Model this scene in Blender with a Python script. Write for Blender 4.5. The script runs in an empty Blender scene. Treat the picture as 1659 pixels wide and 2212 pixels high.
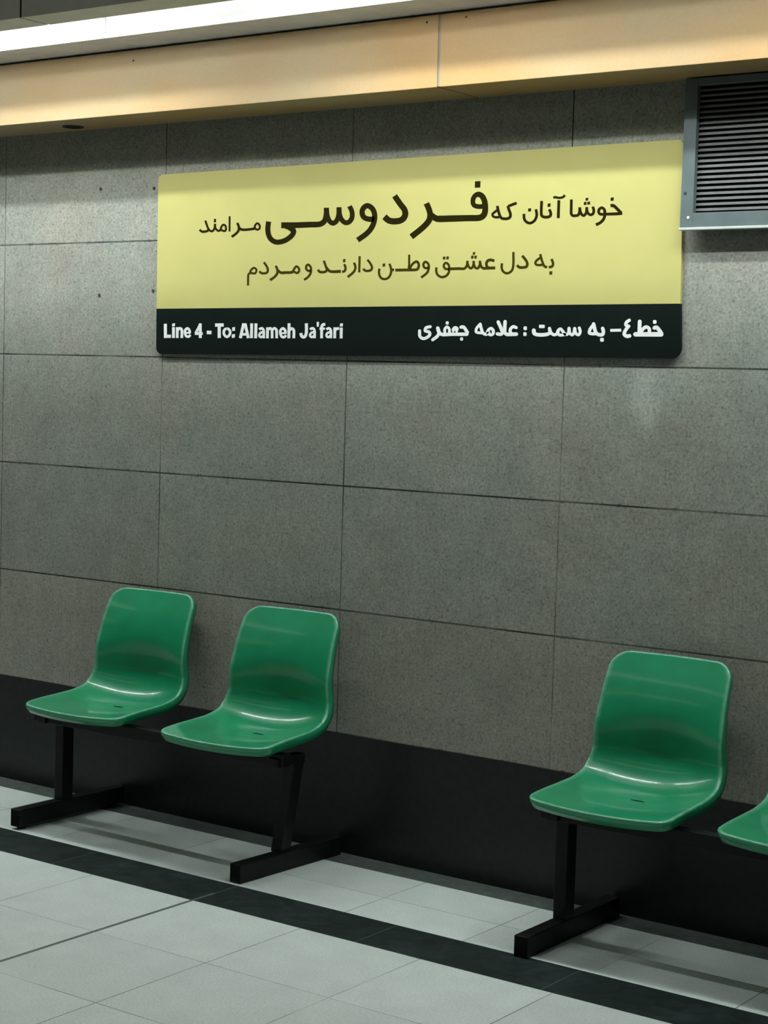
import bpy, bmesh, math, random
from mathutils import Vector, Matrix

scene = bpy.context.scene
COL = scene.collection

# ------------------------------------------------------------------ camera
def build_camera():
    yaw, pitch, roll = -0.62694, -0.07117, 0.0294
    cy, sy = math.cos(yaw), math.sin(yaw)
    f = Vector((sy * math.cos(pitch), cy * math.cos(pitch), math.sin(pitch)))
    r = Vector((cy, -sy, 0.0))
    u = r.cross(f)
    c, s = math.cos(roll), math.sin(roll)
    right, up = c * r + s * u, -s * r + c * u
    cam = bpy.data.cameras.new('camera')
    cam.sensor_fit = 'HORIZONTAL'
    cam.sensor_width = 36.0
    cam.lens = 3880.03 / 1659.0 * 36.0
    cam.clip_start, cam.clip_end = 0.05, 100
    ob = bpy.data.objects.new('camera', cam)
    m = Matrix((right, up, -f)).transposed().to_4x4()
    m.translation = Vector((5.08037, -4.57853, 1.51839))
    ob.matrix_world = m
    COL.objects.link(ob)
    scene.camera = ob
build_camera()

# ------------------------------------------------------------------ light and exposure
TUBE_POWER = 6.9           # watts per metre of fluorescent tube in the ceiling slot
TUBE_SPREAD = 140.0        # degrees, beam narrowed to dim the upper wall
TUBE_COLOR = (0.94, 1.0, 0.97)
HALL_FILL_POWER = 7.0          # unseen ceiling lights, added over the hall as ambient fill
EXPOSURE = 0.0

world = bpy.data.worlds.new('world')
scene.world = world
world.use_nodes = True
bg = world.node_tree.nodes['Background']
bg.inputs['Color'].default_value = (0.85, 0.78, 0.70, 1)
bg.inputs['Strength'].default_value = 0.012

def hall_fill(loc, size, power):
    l = bpy.data.lights.new('hall_fill', 'AREA')
    l.shape = 'RECTANGLE'
    l.size, l.size_y = size
    l.energy = power
    l.color = (1.0, 0.93, 0.86)
    o = bpy.data.objects.new('hall_fill', l)
    o.location = loc
    COL.objects.link(o)
hall_fill((1.5, -3.2, 3.02), (6.0, 0.12), HALL_FILL_POWER)
hall_fill((1.5, -5.2, 3.02), (6.0, 0.12), HALL_FILL_POWER)

vs = scene.view_settings
vs.view_transform = 'Standard'
vs.look = 'None'
vs.exposure = EXPOSURE
vs.gamma = 1.0
vs.use_curve_mapping = False

# ------------------------------------------------------------------ materials
def srgb(r, g, b):
    def f(c):
        c /= 255.0
        return c / 12.92 if c <= 0.04045 else ((c + 0.055) / 1.055) ** 2.4
    return (f(r), f(g), f(b), 1.0)

class Nodes:
    """small helper for building node trees"""
    def __init__(self, name):
        self.m = bpy.data.materials.new(name)
        self.m.use_nodes = True
        self.t = self.m.node_tree
        self.b = self.t.nodes['Principled BSDF']
    def n(self, kind, **kw):
        nd = self.t.nodes.new(kind)
        for k, v in kw.items():
            setattr(nd, k, v)
        return nd
    def link(self, a, b):
        self.t.links.new(a, b)
    def val(self, sock, v):
        if hasattr(v, 'links') or isinstance(v, bpy.types.NodeSocket):
            self.link(v, sock)
        else:
            sock.default_value = v
    def math(self, op, a, b=0.0, c=0.0, clamp=False):
        nd = self.n('ShaderNodeMath', operation=op, use_clamp=clamp)
        for i, v in enumerate((a, b, c)):
            self.val(nd.inputs[i], v)
        return nd.outputs[0]
    def mix(self, fac, a, b, blend='MIX'):
        nd = self.n('ShaderNodeMix', data_type='RGBA', blend_type=blend)
        self.val(nd.inputs[0], fac)
        self.val(nd.inputs[6], a)
        self.val(nd.inputs[7], b)
        return nd.outputs[2]
    def coords(self):
        tc = self.n('ShaderNodeTexCoord')
        sp = self.n('ShaderNodeSeparateXYZ')
        self.link(tc.outputs['Object'], sp.inputs[0])
        return tc.outputs['Object'], sp.outputs
    def noise(self, vec, scale, detail=3.0, rough=0.55):
        nd = self.n('ShaderNodeTexNoise')
        self.link(vec, nd.inputs['Vector'])
        nd.inputs['Scale'].default_value = scale
        nd.inputs['Detail'].default_value = detail
        nd.inputs['Roughness'].default_value = rough
        return nd.outputs['Fac']
    def ramp(self, fac, lo, hi, a=0.0, b=1.0):
        nd = self.n('ShaderNodeMapRange', clamp=True)
        self.val(nd.inputs[0], fac)
        for i, v in enumerate((lo, hi, a, b)):
            nd.inputs[i + 1].default_value = v
        return nd.outputs[0]
    def scale_color(self, col, f):
        nd = self.n('ShaderNodeVectorMath', operation='SCALE')
        self.val(nd.inputs[0], col if not isinstance(col, tuple) else col[:3])
        self.val(nd.inputs['Scale'], f)
        return nd.outputs[0]
    def bump(self, h, strength, dist=0.002):
        nd = self.n('ShaderNodeBump')
        nd.inputs['Strength'].default_value = strength
        nd.inputs['Distance'].default_value = dist
        self.link(h, nd.inputs['Height'])
        self.link(nd.outputs[0], self.b.inputs['Normal'])
    def out(self, color, rough=0.5, spec=0.5, metal=0.0):
        self.val(self.b.inputs['Base Color'], color)
        self.val(self.b.inputs['Roughness'], rough)
        self.b.inputs['Specular IOR Level'].default_value = spec
        self.b.inputs['Metallic'].default_value = metal
        return self.m

def plain(name, col, rough=0.5, spec=0.5, metal=0.0, var=0.08, scale=14.0):
    """one-colour finish with a little procedural mottling"""
    k = Nodes(name)
    vec, _ = k.coords()
    f = k.ramp(k.noise(vec, scale), 0.3, 0.7, 1.0 - var, 1.0 + var)
    return k.out(k.scale_color(col, f), rough, spec, metal)

def grid_line(k, coord, origin, pitch, half, soft=0.0012, wob=None):
    """mask that is 1 on the joints of an evenly spaced grid"""
    t = k.math('SUBTRACT', coord, origin - pitch / 2)
    d = k.math('ABSOLUTE', k.math('SUBTRACT', k.math('FLOORED_MODULO', t, pitch), pitch / 2))
    if wob is not None:
        d = k.math('ADD', d, wob)
    return k.ramp(d, half, half + soft, 1.0, 0.0)

def wall_material():
    k = Nodes('wall_stone_tile')
    vec, (x, y, z) = k.coords()
    wn = k.n('ShaderNodeTexWhiteNoise', noise_dimensions='2D')
    cv = k.n('ShaderNodeCombineXYZ')
    k.link(k.math('FLOOR', k.math('DIVIDE', x, 0.8)), cv.inputs[0])
    k.link(k.math('FLOOR', k.math('DIVIDE', k.math('SUBTRACT', z, 0.388), 0.4)), cv.inputs[1])
    k.link(cv.outputs[0], wn.inputs['Vector'])
    tile = k.ramp(wn.outputs['Value'], 0, 1, 0.95, 1.05)
    fine = k.ramp(k.noise(vec, 130, 3, 0.65), 0.33, 0.67, 0.76, 1.24)
    grain = k.ramp(k.noise(vec, 42, 4, 0.6), 0.3, 0.7, 0.88, 1.12)
    mott = k.ramp(k.noise(vec, 7, 5, 0.65), 0.3, 0.7, 0.88, 1.12)
    speck = k.ramp(k.noise(vec, 95, 2, 0.5), 0.57, 0.67, 1.0, 0.70)
    f = k.math('MULTIPLY', k.math('MULTIPLY', tile, fine), k.math('MULTIPLY', k.math('MULTIPLY', grain, mott), speck))
    tint = k.mix(k.ramp(k.noise(vec, 2.2, 3), 0.35, 0.65), (0.306, 0.304, 0.264, 1), (0.282, 0.306, 0.272, 1))
    tint = k.mix(k.math('MULTIPLY', k.math('LESS_THAN', z, 0.788), 0.5), tint, (0.312, 0.303, 0.259, 1))   # the lowest course is a warmer stone
    # pale worn patch on the stone to the right, below the sign
    px = k.math('DIVIDE', k.math('SUBTRACT', x, 2.665), 0.055)
    pz = k.math('DIVIDE', k.math('SUBTRACT', z, 1.50), 0.10)
    pr = k.math('ADD', k.math('MULTIPLY', px, px), k.math('MULTIPLY', pz, pz))
    pr = k.math('ADD', pr, k.math('MULTIPLY', k.math('SUBTRACT', k.noise(vec, 20), 0.5), 2.0))
    patch = k.ramp(pr, 0.2, 1.3, 1.28, 1.0)
    col = k.scale_color(k.scale_color(tint, f), patch)
    wob = k.math('MULTIPLY', k.math('SUBTRACT', k.noise(vec, 60, 2), 0.5), 0.0016)
    wear = k.noise(vec, 3.1, 2)
    jh = grid_line(k, z, 0.388, 0.4, 0.0018, 0.0014, wob)
    jv = grid_line(k, x, 0.0, 0.8, 0.0014, 0.0013, wob)
    jv = k.math('MULTIPLY', jv, k.ramp(k.noise(vec, 2.3, 3), 0.38, 0.58, 0.3, 1.0))
    jm = k.math('MULTIPLY', k.math('MAXIMUM', jh, jv), k.ramp(wear, 0.35, 0.6, 0.55, 1.0))
    # the stones do not all lie flush: some edges are chipped
    chip = k.math('MULTIPLY', grid_line(k, z, 0.388, 0.4, 0.003, 0.003, wob), k.ramp(k.noise(vec, 24, 2), 0.60, 0.66))
    jm = k.math('MAXIMUM', jm, k.math('MULTIPLY', chip, 0.8))
    col = k.mix(jm, col, (0.028, 0.03, 0.027, 1))
    h = k.math('SUBTRACT', k.math('MULTIPLY', fine, 0.25), jm)
    k.bump(h, 0.35, 0.0015)
    return k.out(col, 0.62, 0.3)

def floor_material():
    k = Nodes('floor_stone')
    vec, (x, y, z) = k.coords()
    wn = k.n('ShaderNodeTexWhiteNoise', noise_dimensions='2D')
    cv = k.n('ShaderNodeCombineXYZ')
    k.link(k.math('FLOOR', k.math('DIVIDE', k.math('SUBTRACT', x, 1.635), 0.406)), cv.inputs[0])
    k.link(k.math('FLOOR', k.math('DIVIDE', k.math('ADD', y, 0.72), 0.4)), cv.inputs[1])
    k.link(cv.outputs[0], wn.inputs['Vector'])
    tile = k.ramp(wn.outputs['Value'], 0, 1, 0.95, 1.05)
    fine = k.ramp(k.noise(vec, 150, 3, 0.6), 0.33, 0.67, 0.90, 1.10)
    mott = k.ramp(k.noise(vec, 9, 4, 0.6), 0.3, 0.7, 0.95, 1.05)
    white = k.scale_color((0.66, 0.735, 0.715), k.math('MULTIPLY', tile, k.math('MULTIPLY', fine, mott)))
    wob = k.math('MULTIPLY', k.math('SUBTRACT', k.noise(vec, 50, 2), 0.5), 0.0014)
    jx = grid_line(k, x, 1.635, 0.406, 0.0009, 0.0012, wob)
    jy = grid_line(k, y, -0.72, 0.398, 0.0007, 0.0012, wob)
    jm = k.math('MULTIPLY', k.math('MAXIMUM', jx, jy), k.ramp(k.noise(vec, 2.7, 2), 0.36, 0.6, 0.30, 0.85))
    white = k.mix(jm, white, (0.10, 0.115, 0.105, 1))
    # wide expansion joint running out from the dark band
    wide = k.ramp(k.math('ABSOLUTE', k.math('SUBTRACT', x, 1.635)), 0.0055, 0.0075, 1.0, 0.0)
    wide = k.math('MULTIPLY', wide, k.math('LESS_THAN', y, -0.62))
    white = k.mix(wide, white, (0.125, 0.155, 0.14, 1))
    # dark granite band and border along the wall
    dm = k.ramp(k.noise(vec, 30, 5, 0.65), 0.3, 0.75, 0.7, 1.45)
    dust = k.ramp(k.noise(vec, 4, 4, 0.7), 0.45, 0.75, 1.0, 1.9)
    dark = k.scale_color((0.012, 0.021, 0.020), k.math('MULTIPLY', dm, dust))
    jb = grid_line(k, x, 2.228, 0.59, 0.001, 0.001, wob)
    dark = k.mix(k.math('MULTIPLY', jb, 0.6), dark, (0.12, 0.14, 0.13, 1))
    dark = k.mix(k.math('MULTIPLY', wide, 0.55), dark, (0.11, 0.14, 0.13, 1))
    border = k.scale_color((0.085, 0.105, 0.098), dm)
    in_band = k.math('MULTIPLY', k.math('LESS_THAN', y, -0.518), k.math('GREATER_THAN', y, -0.72))
    col = k.mix(in_band, white, dark)
    col = k.mix(k.math('GREATER_THAN', y, -0.107), col, border)
    k.bump(k.math('SUBTRACT', k.math('MULTIPLY', fine, 0.2), jm), 0.2, 0.001)
    rough = k.ramp(k.noise(vec, 18, 3), 0.3, 0.7, 0.38, 0.5)
    return k.out(col, rough, 0.4)

def seat_material():
    k = Nodes('green_plastic')
    vec, _ = k.coords()
    f = k.ramp(k.noise(vec, 9, 4), 0.3, 0.7, 0.9, 1.1)
    col = k.scale_color((0.010, 0.285, 0.125), f)
    # rim of the shell: rubbed, paler plastic plus edge highlight painted into the colour
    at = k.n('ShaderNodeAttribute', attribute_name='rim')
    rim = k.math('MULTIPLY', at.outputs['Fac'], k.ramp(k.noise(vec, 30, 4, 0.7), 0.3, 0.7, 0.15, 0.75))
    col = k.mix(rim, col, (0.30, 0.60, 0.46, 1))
    k.b.inputs['Coat Weight'].default_value = 0.6
    k.b.inputs['Coat Roughness'].default_value = 0.12
    return k.out(col, 0.36, 0.4)

def beam_material():
    k = Nodes('tan_laminate')
    vec, (x, y, z) = k.coords()
    st = k.n('ShaderNodeMapping')
    st.inputs['Scale'].default_value = (0.8, 4.0, 1.2)
    k.link(vec, st.inputs[0])
    big = k.noise(st.outputs[0], 1.6, 2, 0.5)
    col = k.mix(k.ramp(big, 0.38, 0.62), (0.430, 0.272, 0.120, 1), (0.425, 0.328, 0.195, 1))
    f = k.ramp(k.noise(vec, 120, 3), 0.3, 0.7, 0.97, 1.03)
    return k.out(k.scale_color(col, f), 0.42, 0.4)

M = {}
M['wall'] = wall_material()
M['floor'] = floor_material()
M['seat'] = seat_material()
M['beam'] = beam_material()
M['black_stone'] = plain('black_granite', (0.010, 0.0125, 0.012), 0.35, 0.35, 0, 0.35, 40)
M['black_metal'] = plain('black_painted_steel', (0.006, 0.0075, 0.0072), 0.45, 0.25, 0, 0.25, 30)
M['dark'] = plain('dark_recess', (0.006, 0.007, 0.006), 0.7, 0.2)
M['grey_trim'] = plain('grey_aluminium', (0.80, 0.78, 0.78), 0.5, 0.4)
M['joint_metal'] = plain('joint_metal', (0.24, 0.25, 0.22), 0.45, 0.5)
M['white_enamel'] = plain('white_enamel', (0.48, 0.51, 0.52), 0.4, 0.5, 0, 0.02)
M['brown_panel'] = plain('brown_ceiling_panel', (0.70, 0.66, 0.60), 0.5, 0.4)
M['ceiling'] = plain('ceiling_paint', (0.55, 0.54, 0.50), 0.7, 0.3)
M['sign_yellow'] = plain('yellow_sign_film', (0.560, 0.526, 0.196), 0.36, 0.45, 0, 0.03, 5)
M['sign_black'] = plain('black_sign_film', (0.006, 0.011, 0.010), 0.4, 0.2, 0, 0.1)
M['ink'] = plain('dark_lettering', (0.017, 0.013, 0.0005), 0.6, 0.06, 0, 0.05)
M['ink_light'] = plain('olive_brown_lettering', (0.046, 0.036, 0.0015), 0.6, 0.06, 0, 0.05)
M['white_film'] = plain('white_lettering', (0.92, 0.95, 0.95), 0.4, 0.4, 0, 0.02)
M['grey_blue'] = plain('grey_blue_frame_paint', (0.115, 0.150, 0.155), 0.42, 0.45, 0, 0.10, 20)
M['slat'] = plain('grey_slat_metal', (0.16, 0.17, 0.17), 0.5, 0.4)
M['lip'] = plain('lit_frame_lip', (0.50, 0.55, 0.53), 0.45, 0.4)  # paler than the frame: light on the folded edge painted in
M['bright_screw'] = plain('bright_screw', (0.7, 0.75, 0.78), 0.35, 0.5)
M['plug'] = plain('dark_plug', (0.05, 0.045, 0.04), 0.6, 0.3)

def tube_material():
    k = Nodes('lit_fluorescent_tube')
    k.b.inputs['Emission Color'].default_value = (*TUBE_COLOR, 1)
    k.b.inputs['Emission Strength'].default_value = 12.0
    return k.out((0.8, 0.8, 0.8, 1), 0.5)
M['tube'] = tube_material()

# ------------------------------------------------------------------ object helpers
def link_mesh(name, bm, mat, parent=None, smooth=False):
    me = bpy.data.meshes.new(name)
    bmesh.ops.recalc_face_normals(bm, faces=bm.faces)
    bm.to_mesh(me)
    bm.free()
    for p in me.polygons:
        p.use_smooth = smooth
    if mat:
        me.materials.append(mat)
    ob = bpy.data.objects.new(name, me)
    COL.objects.link(ob)
    if parent:
        ob.parent = parent
    return ob

def tag(ob, label=None, category=None, group=None, kind=None):
    if label: ob['label'] = label
    if category: ob['category'] = category
    if group: ob['group'] = group
    if kind: ob['kind'] = kind
    return ob

def thing(name, label, category, loc=(0, 0, 0), rotz=0.0, group=None):
    o = bpy.data.objects.new(name, None)
    o.empty_display_size = 0.1
    o.location = loc
    o.rotation_euler = (0, 0, rotz)
    COL.objects.link(o)
    return tag(o, label, category, group)

def add_box(bm, lo, hi, bevel=0.0, seg=2):
    vs_ = [bm.verts.new((x, y, z)) for x in (lo[0], hi[0]) for y in (lo[1], hi[1]) for z in (lo[2], hi[2])]
    f = [(0, 1, 3, 2), (4, 6, 7, 5), (0, 4, 5, 1), (2, 3, 7, 6), (0, 2, 6, 4), (1, 5, 7, 3)]
    faces = [bm.faces.new([vs_[i] for i in q]) for q in f]
    if bevel:
        es = list({e for fc in faces for e in fc.edges})
        bmesh.ops.bevel(bm, geom=es, offset=bevel, segments=seg, profile=0.5, affect='EDGES')
    return vs_

def box(name, lo, hi, mat, parent=None, bevel=0.0):
    bm = bmesh.new()
    add_box(bm, lo, hi, bevel)
    return link_mesh(name, bm, mat, parent)

def add_prism(bm, pts, y0, y1):
    """closed outline in x,z extruded from y0 (back) to y1 (front)"""
    a = [bm.verts.new((x, y1, z)) for x, z in pts]
    b = [bm.verts.new((x, y0, z)) for x, z in pts]
    bm.faces.new(a)
    bm.faces.new(b[::-1])
    n = len(pts)
    for i in range(n):
        bm.faces.new((a[i], b[i], b[(i + 1) % n], a[(i + 1) % n]))

def add_cyl(bm, c, axis, r, h, n=16):
    """cylinder from c along axis ('x','y','z'), length h"""
    ring = []
    for k in (0.0, h):
        row = []
        for i in range(n):
            a = 2 * math.pi * i / n
            u, v = r * math.cos(a), r * math.sin(a)
            p = {'x': (k, u, v), 'y': (u, k, v), 'z': (u, v, k)}[axis]
            row.append(bm.verts.new((c[0] + p[0], c[1] + p[1], c[2] + p[2])))
        ring.append(row)
    for i in range(n):
        j = (i + 1) % n
        bm.faces.new((ring[0][i], ring[0][j], ring[1][j], ring[1][i]))
    bm.faces.new(ring[0][::-1])
    bm.faces.new(ring[1])

def cyl(name, c, axis, r, h, mat, parent=None, n=16):
    bm = bmesh.new()
    add_cyl(bm, c, axis, r, h, n)
    return link_mesh(name, bm, mat, parent)

def local(ob, parent):
    """keep the world-space mesh of ob in place under a moved parent"""
    ob.matrix_parent_inverse = Matrix.Translation(-Vector(parent.location))
    return ob

# ------------------------------------------------------------------ the setting
X0, X1, YF = -4.0, 7.5, -7.0
CEIL = 3.05

def struct(name, bm, mat, label=None):
    o = link_mesh(name, bm, mat)
    return tag(o, label, None, None, 'structure')

def struct_box(name, lo, hi, mat, label=None, bevel=0.0):
    bm = bmesh.new()
    add_box(bm, lo, hi, bevel)
    return struct(name, bm, mat, label)

struct_box('floor', (X0, YF, -0.10), (X1, 0.20, 0.0), M['floor'], 'pale stone tile floor with a dark granite band along the wall')
struct_box('wall_back', (X0, 0.0, 0.388), (X1, 0.20, CEIL), M['wall'], 'grey speckled stone tile wall behind the seats')
struct_box('baseboard_back', (X0, -0.0005, 0.0), (X1, 0.20, 0.388), M['black_stone'], 'tall black granite baseboard under the stone tiles')
struct_box('ceiling', (X0, YF, CEIL), (X1, 0.20, CEIL + 0.1), M['ceiling'], 'plain ceiling above the light slot')

# tan boxed beam along the top of the wall, in two panels that meet at a metal joint strip
BZ0, BZ1, BY = 2.384, 2.593, -0.215
JX = 2.068
def beam_panel(name, x0, x1, label, rivets):
    o = struct_box(name, (x0, BY, BZ0), (x1, 0.0, BZ1), M['beam'], label, 0.0015)
    for (x, z) in rivets:
        cyl('screw', (x, BY - 0.0012, z), 'y', 0.0032, 0.002, M['plug'], o, 10)
    return o
beam_left = beam_panel('trim_1', X0, JX - 0.004, 'tan beam panel left of the joint strip, above the left of the sign',
                       [(2.022, 2.574), (0.844, 2.558)])
beam_right = beam_panel('trim_2', JX + 0.004, X1, 'tan beam panel right of the joint strip', [(2.159, 2.576)])
struct_box('trim_3', (JX - 0.004, BY + 0.003, BZ0 + 0.003), (JX + 0.004, 0.0, BZ1), M['joint_metal'], 'thin grey joint strip between the two tan beam panels')
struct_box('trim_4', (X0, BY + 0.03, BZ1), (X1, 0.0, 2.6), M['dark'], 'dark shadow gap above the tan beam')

# grey ledge carrying the light slot, in two lengths
LZ, LY, SX = 2.600, -0.380, 0.876
struct_box('trim_5', (X0, LY, LZ), (SX - 0.001, 0.0, LZ + 0.022), M['grey_trim'], 'grey ledge over the tan beam, left of its seam', 0.001)
struct_box('trim_6', (SX + 0.001, LY, LZ), (X1, 0.0, LZ + 0.022), M['grey_trim'], 'grey ledge over the tan beam, right of its seam', 0.001)

# white trough behind the slot
def trough():
    bm = bmesh.new()
    for a, b in ((X0, SX - 0.0015), (SX + 0.0015, X1)):
        add_box(bm, (a, LY, LZ + 0.022), (b, LY + 0.012, 2.80))
    add_box(bm, (X0, -0.73, 2.80), (X1, LY + 0.012, 2.812))
    return struct('trim_7', bm, M['white_enamel'], 'white enamelled light trough above the grey ledge')
trough()
struct_box('trim_10', (SX - 0.004, LY - 0.004, LZ + 0.018), (SX + 0.004, LY, 2.80), M['joint_metal'], 'narrow grey seam strip on the white trough')

# brown ceiling panels on the near side of the slot: a front plate and a narrow bottom plate each
def near_panel(name, x0, x1, label):
    bm = bmesh.new()
    add_box(bm, (x0, -0.742, LZ), (x1, -0.730, CEIL))
    add_box(bm, (x0, -0.730, LZ), (x1, -0.622, LZ + 0.010))
    return struct(name, bm, M['brown_panel'], label)
near_panel('trim_8', X0, SX - 0.005, 'brown ceiling panel at the top left corner, left of its seam')
near_panel('trim_9', SX + 0.005, X1, 'brown ceiling panel at the top left, right of its seam')

struct_box('trim_11', (SX - 0.005, -0.738, LZ + 0.003), (SX + 0.005, -0.622, LZ + 0.009), M['dark'], 'dark seam between the two brown ceiling panels, underside')
struct_box('trim_12', (SX - 0.005, -0.738, LZ + 0.009), (SX + 0.005, -0.732, CEIL), M['dark'], 'dark seam between the two brown ceiling panels, front')

# fluorescent tubes lying in the trough, each with an area lamp of narrowed spread
for (yy, zz, spans) in ((-0.49, 2.710, ((-2.75, -1.55), (-1.40, -0.20), (-0.08, 1.16), (1.68, 2.92), (3.04, 4.28))),
                        (-0.68, 2.697, ((-2.60, -1.40), (-1.25, -0.05), (0.10, 1.30), (1.45, 2.65), (2.80, 4.00), (4.15, 5.35)))):
    for a, b in spans:
        t = cyl('fluorescent_tube', (a, yy, zz + 0.014), 'x', 0.013, b - a, M['tube'], None, 14)
        tag(t, 'white fluorescent tube lying in the ceiling slot above the tan beam', 'lamp', 'fluorescent tubes in the ceiling slot')
        l = bpy.data.lights.new('tube_light', 'AREA')
        l.shape = 'RECTANGLE'
        l.size, l.size_y = b - a, 0.026
        l.energy = TUBE_POWER * (b - a)
        l.color = TUBE_COLOR
        l.spread = math.radians(TUBE_SPREAD)
        o = bpy.data.objects.new('tube_light', l)
        o.location = ((a + b) / 2, yy, zz)
        COL.objects.link(o)

# ------------------------------------------------------------------ small fittings on beam and wall
spot = thing('downlight', 'small dark round downlight sunk in the underside of the tan beam', 'lamp', (0.436, -0.088, BZ0))
def ring_mesh(r0, r1, h, n=28):
    bm = bmesh.new()
    rows = []
    for r, z in ((r1, 0.0), (r1, -h), (r0, -h), (r0, 0.0)):
        rows.append([bm.verts.new((r * math.cos(2 * math.pi * i / n), r * math.sin(2 * math.pi * i / n), z)) for i in range(n)])
    for k in range(4):
        for i in range(n):
            j = (i + 1) % n
            bm.faces.new((rows[k][i], rows[k][j], rows[(k + 1) % 4][j], rows[(k + 1) % 4][i]))
    return bm
link_mesh('ring', ring_mesh(0.030, 0.038, 0.003), M['plug'], spot)
cyl('lamp_face', (0, 0, -0.0015), 'z', 0.030, 0.0015, M['dark'], spot, 28)

for (x, z, lab) in ((0.489, 2.175, 'small dark wall plug left of the sign, upper one farther from it'),
                    (0.746, 2.167, 'small dark wall plug close beside the top left corner of the sign'),
                    (0.492, 1.802, 'small dark wall plug left of the sign, lower one farther from it'),
                    (0.751, 1.816, 'small dark wall plug close beside the lower left of the yellow panel')):
    p = cyl('wall_plug', (x, -0.002, z), 'y', 0.0058, 0.0025, M['plug'], None, 12)
    tag(p, lab, 'wall plug', 'wall plugs left of the sign')

# ------------------------------------------------------------------ station sign
SIGN_BACK, SIGN_FACE = -0.001, -0.012
def rounded_outline(tl, tr, br, bl, r_tl, r_tr, r_br, r_bl, n=7):
    """quad outline in x,z with rounded corners, going round from the top left"""
    P = [Vector(tl), Vector(tr), Vector(br), Vector(bl)]
    R = [r_tl, r_tr, r_br, r_bl]
    out = []
    for i in range(4):
        p, r = P[i], R[i]
        a = (P[i - 1] - p).normalized()
        b = (P[(i + 1) % 4] - p).normalized()
        if r <= 0:
            out.append(tuple(p))
            continue
        for k in range(n + 1):
            t = math.pi / 2 * k / n
            q = p + a * r * (1 - math.sin(t)) + b * r * (1 - math.cos(t))
            out.append(tuple(q))
    return out

sign = thing('station_sign', 'long yellow and black station sign with Persian verse on the stone wall', 'sign', (1.777, 0, 1.60))
ML, MR = (0.7795, 1.7535), (2.7735, 1.7665)
bm = bmesh.new()
add_prism(bm, rounded_outline((0.7755, 2.2105), (2.763, 2.221), MR, ML, 0.020, 0.018, 0, 0), SIGN_BACK, SIGN_FACE)
local(tag(link_mesh('yellow_panel', bm, M['sign_yellow'], sign), 'yellow upper panel'), sign)
bm = bmesh.new()
add_prism(bm, rounded_outline(ML, MR, (2.781, 1.6135), (0.782, 1.5985), 0, 0.004, 0.034, 0.024), SIGN_BACK, SIGN_FACE - 0.0004)
local(tag(link_mesh('black_band', bm, M['sign_black'], sign), 'black lower band with the direction text'), sign)

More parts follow.
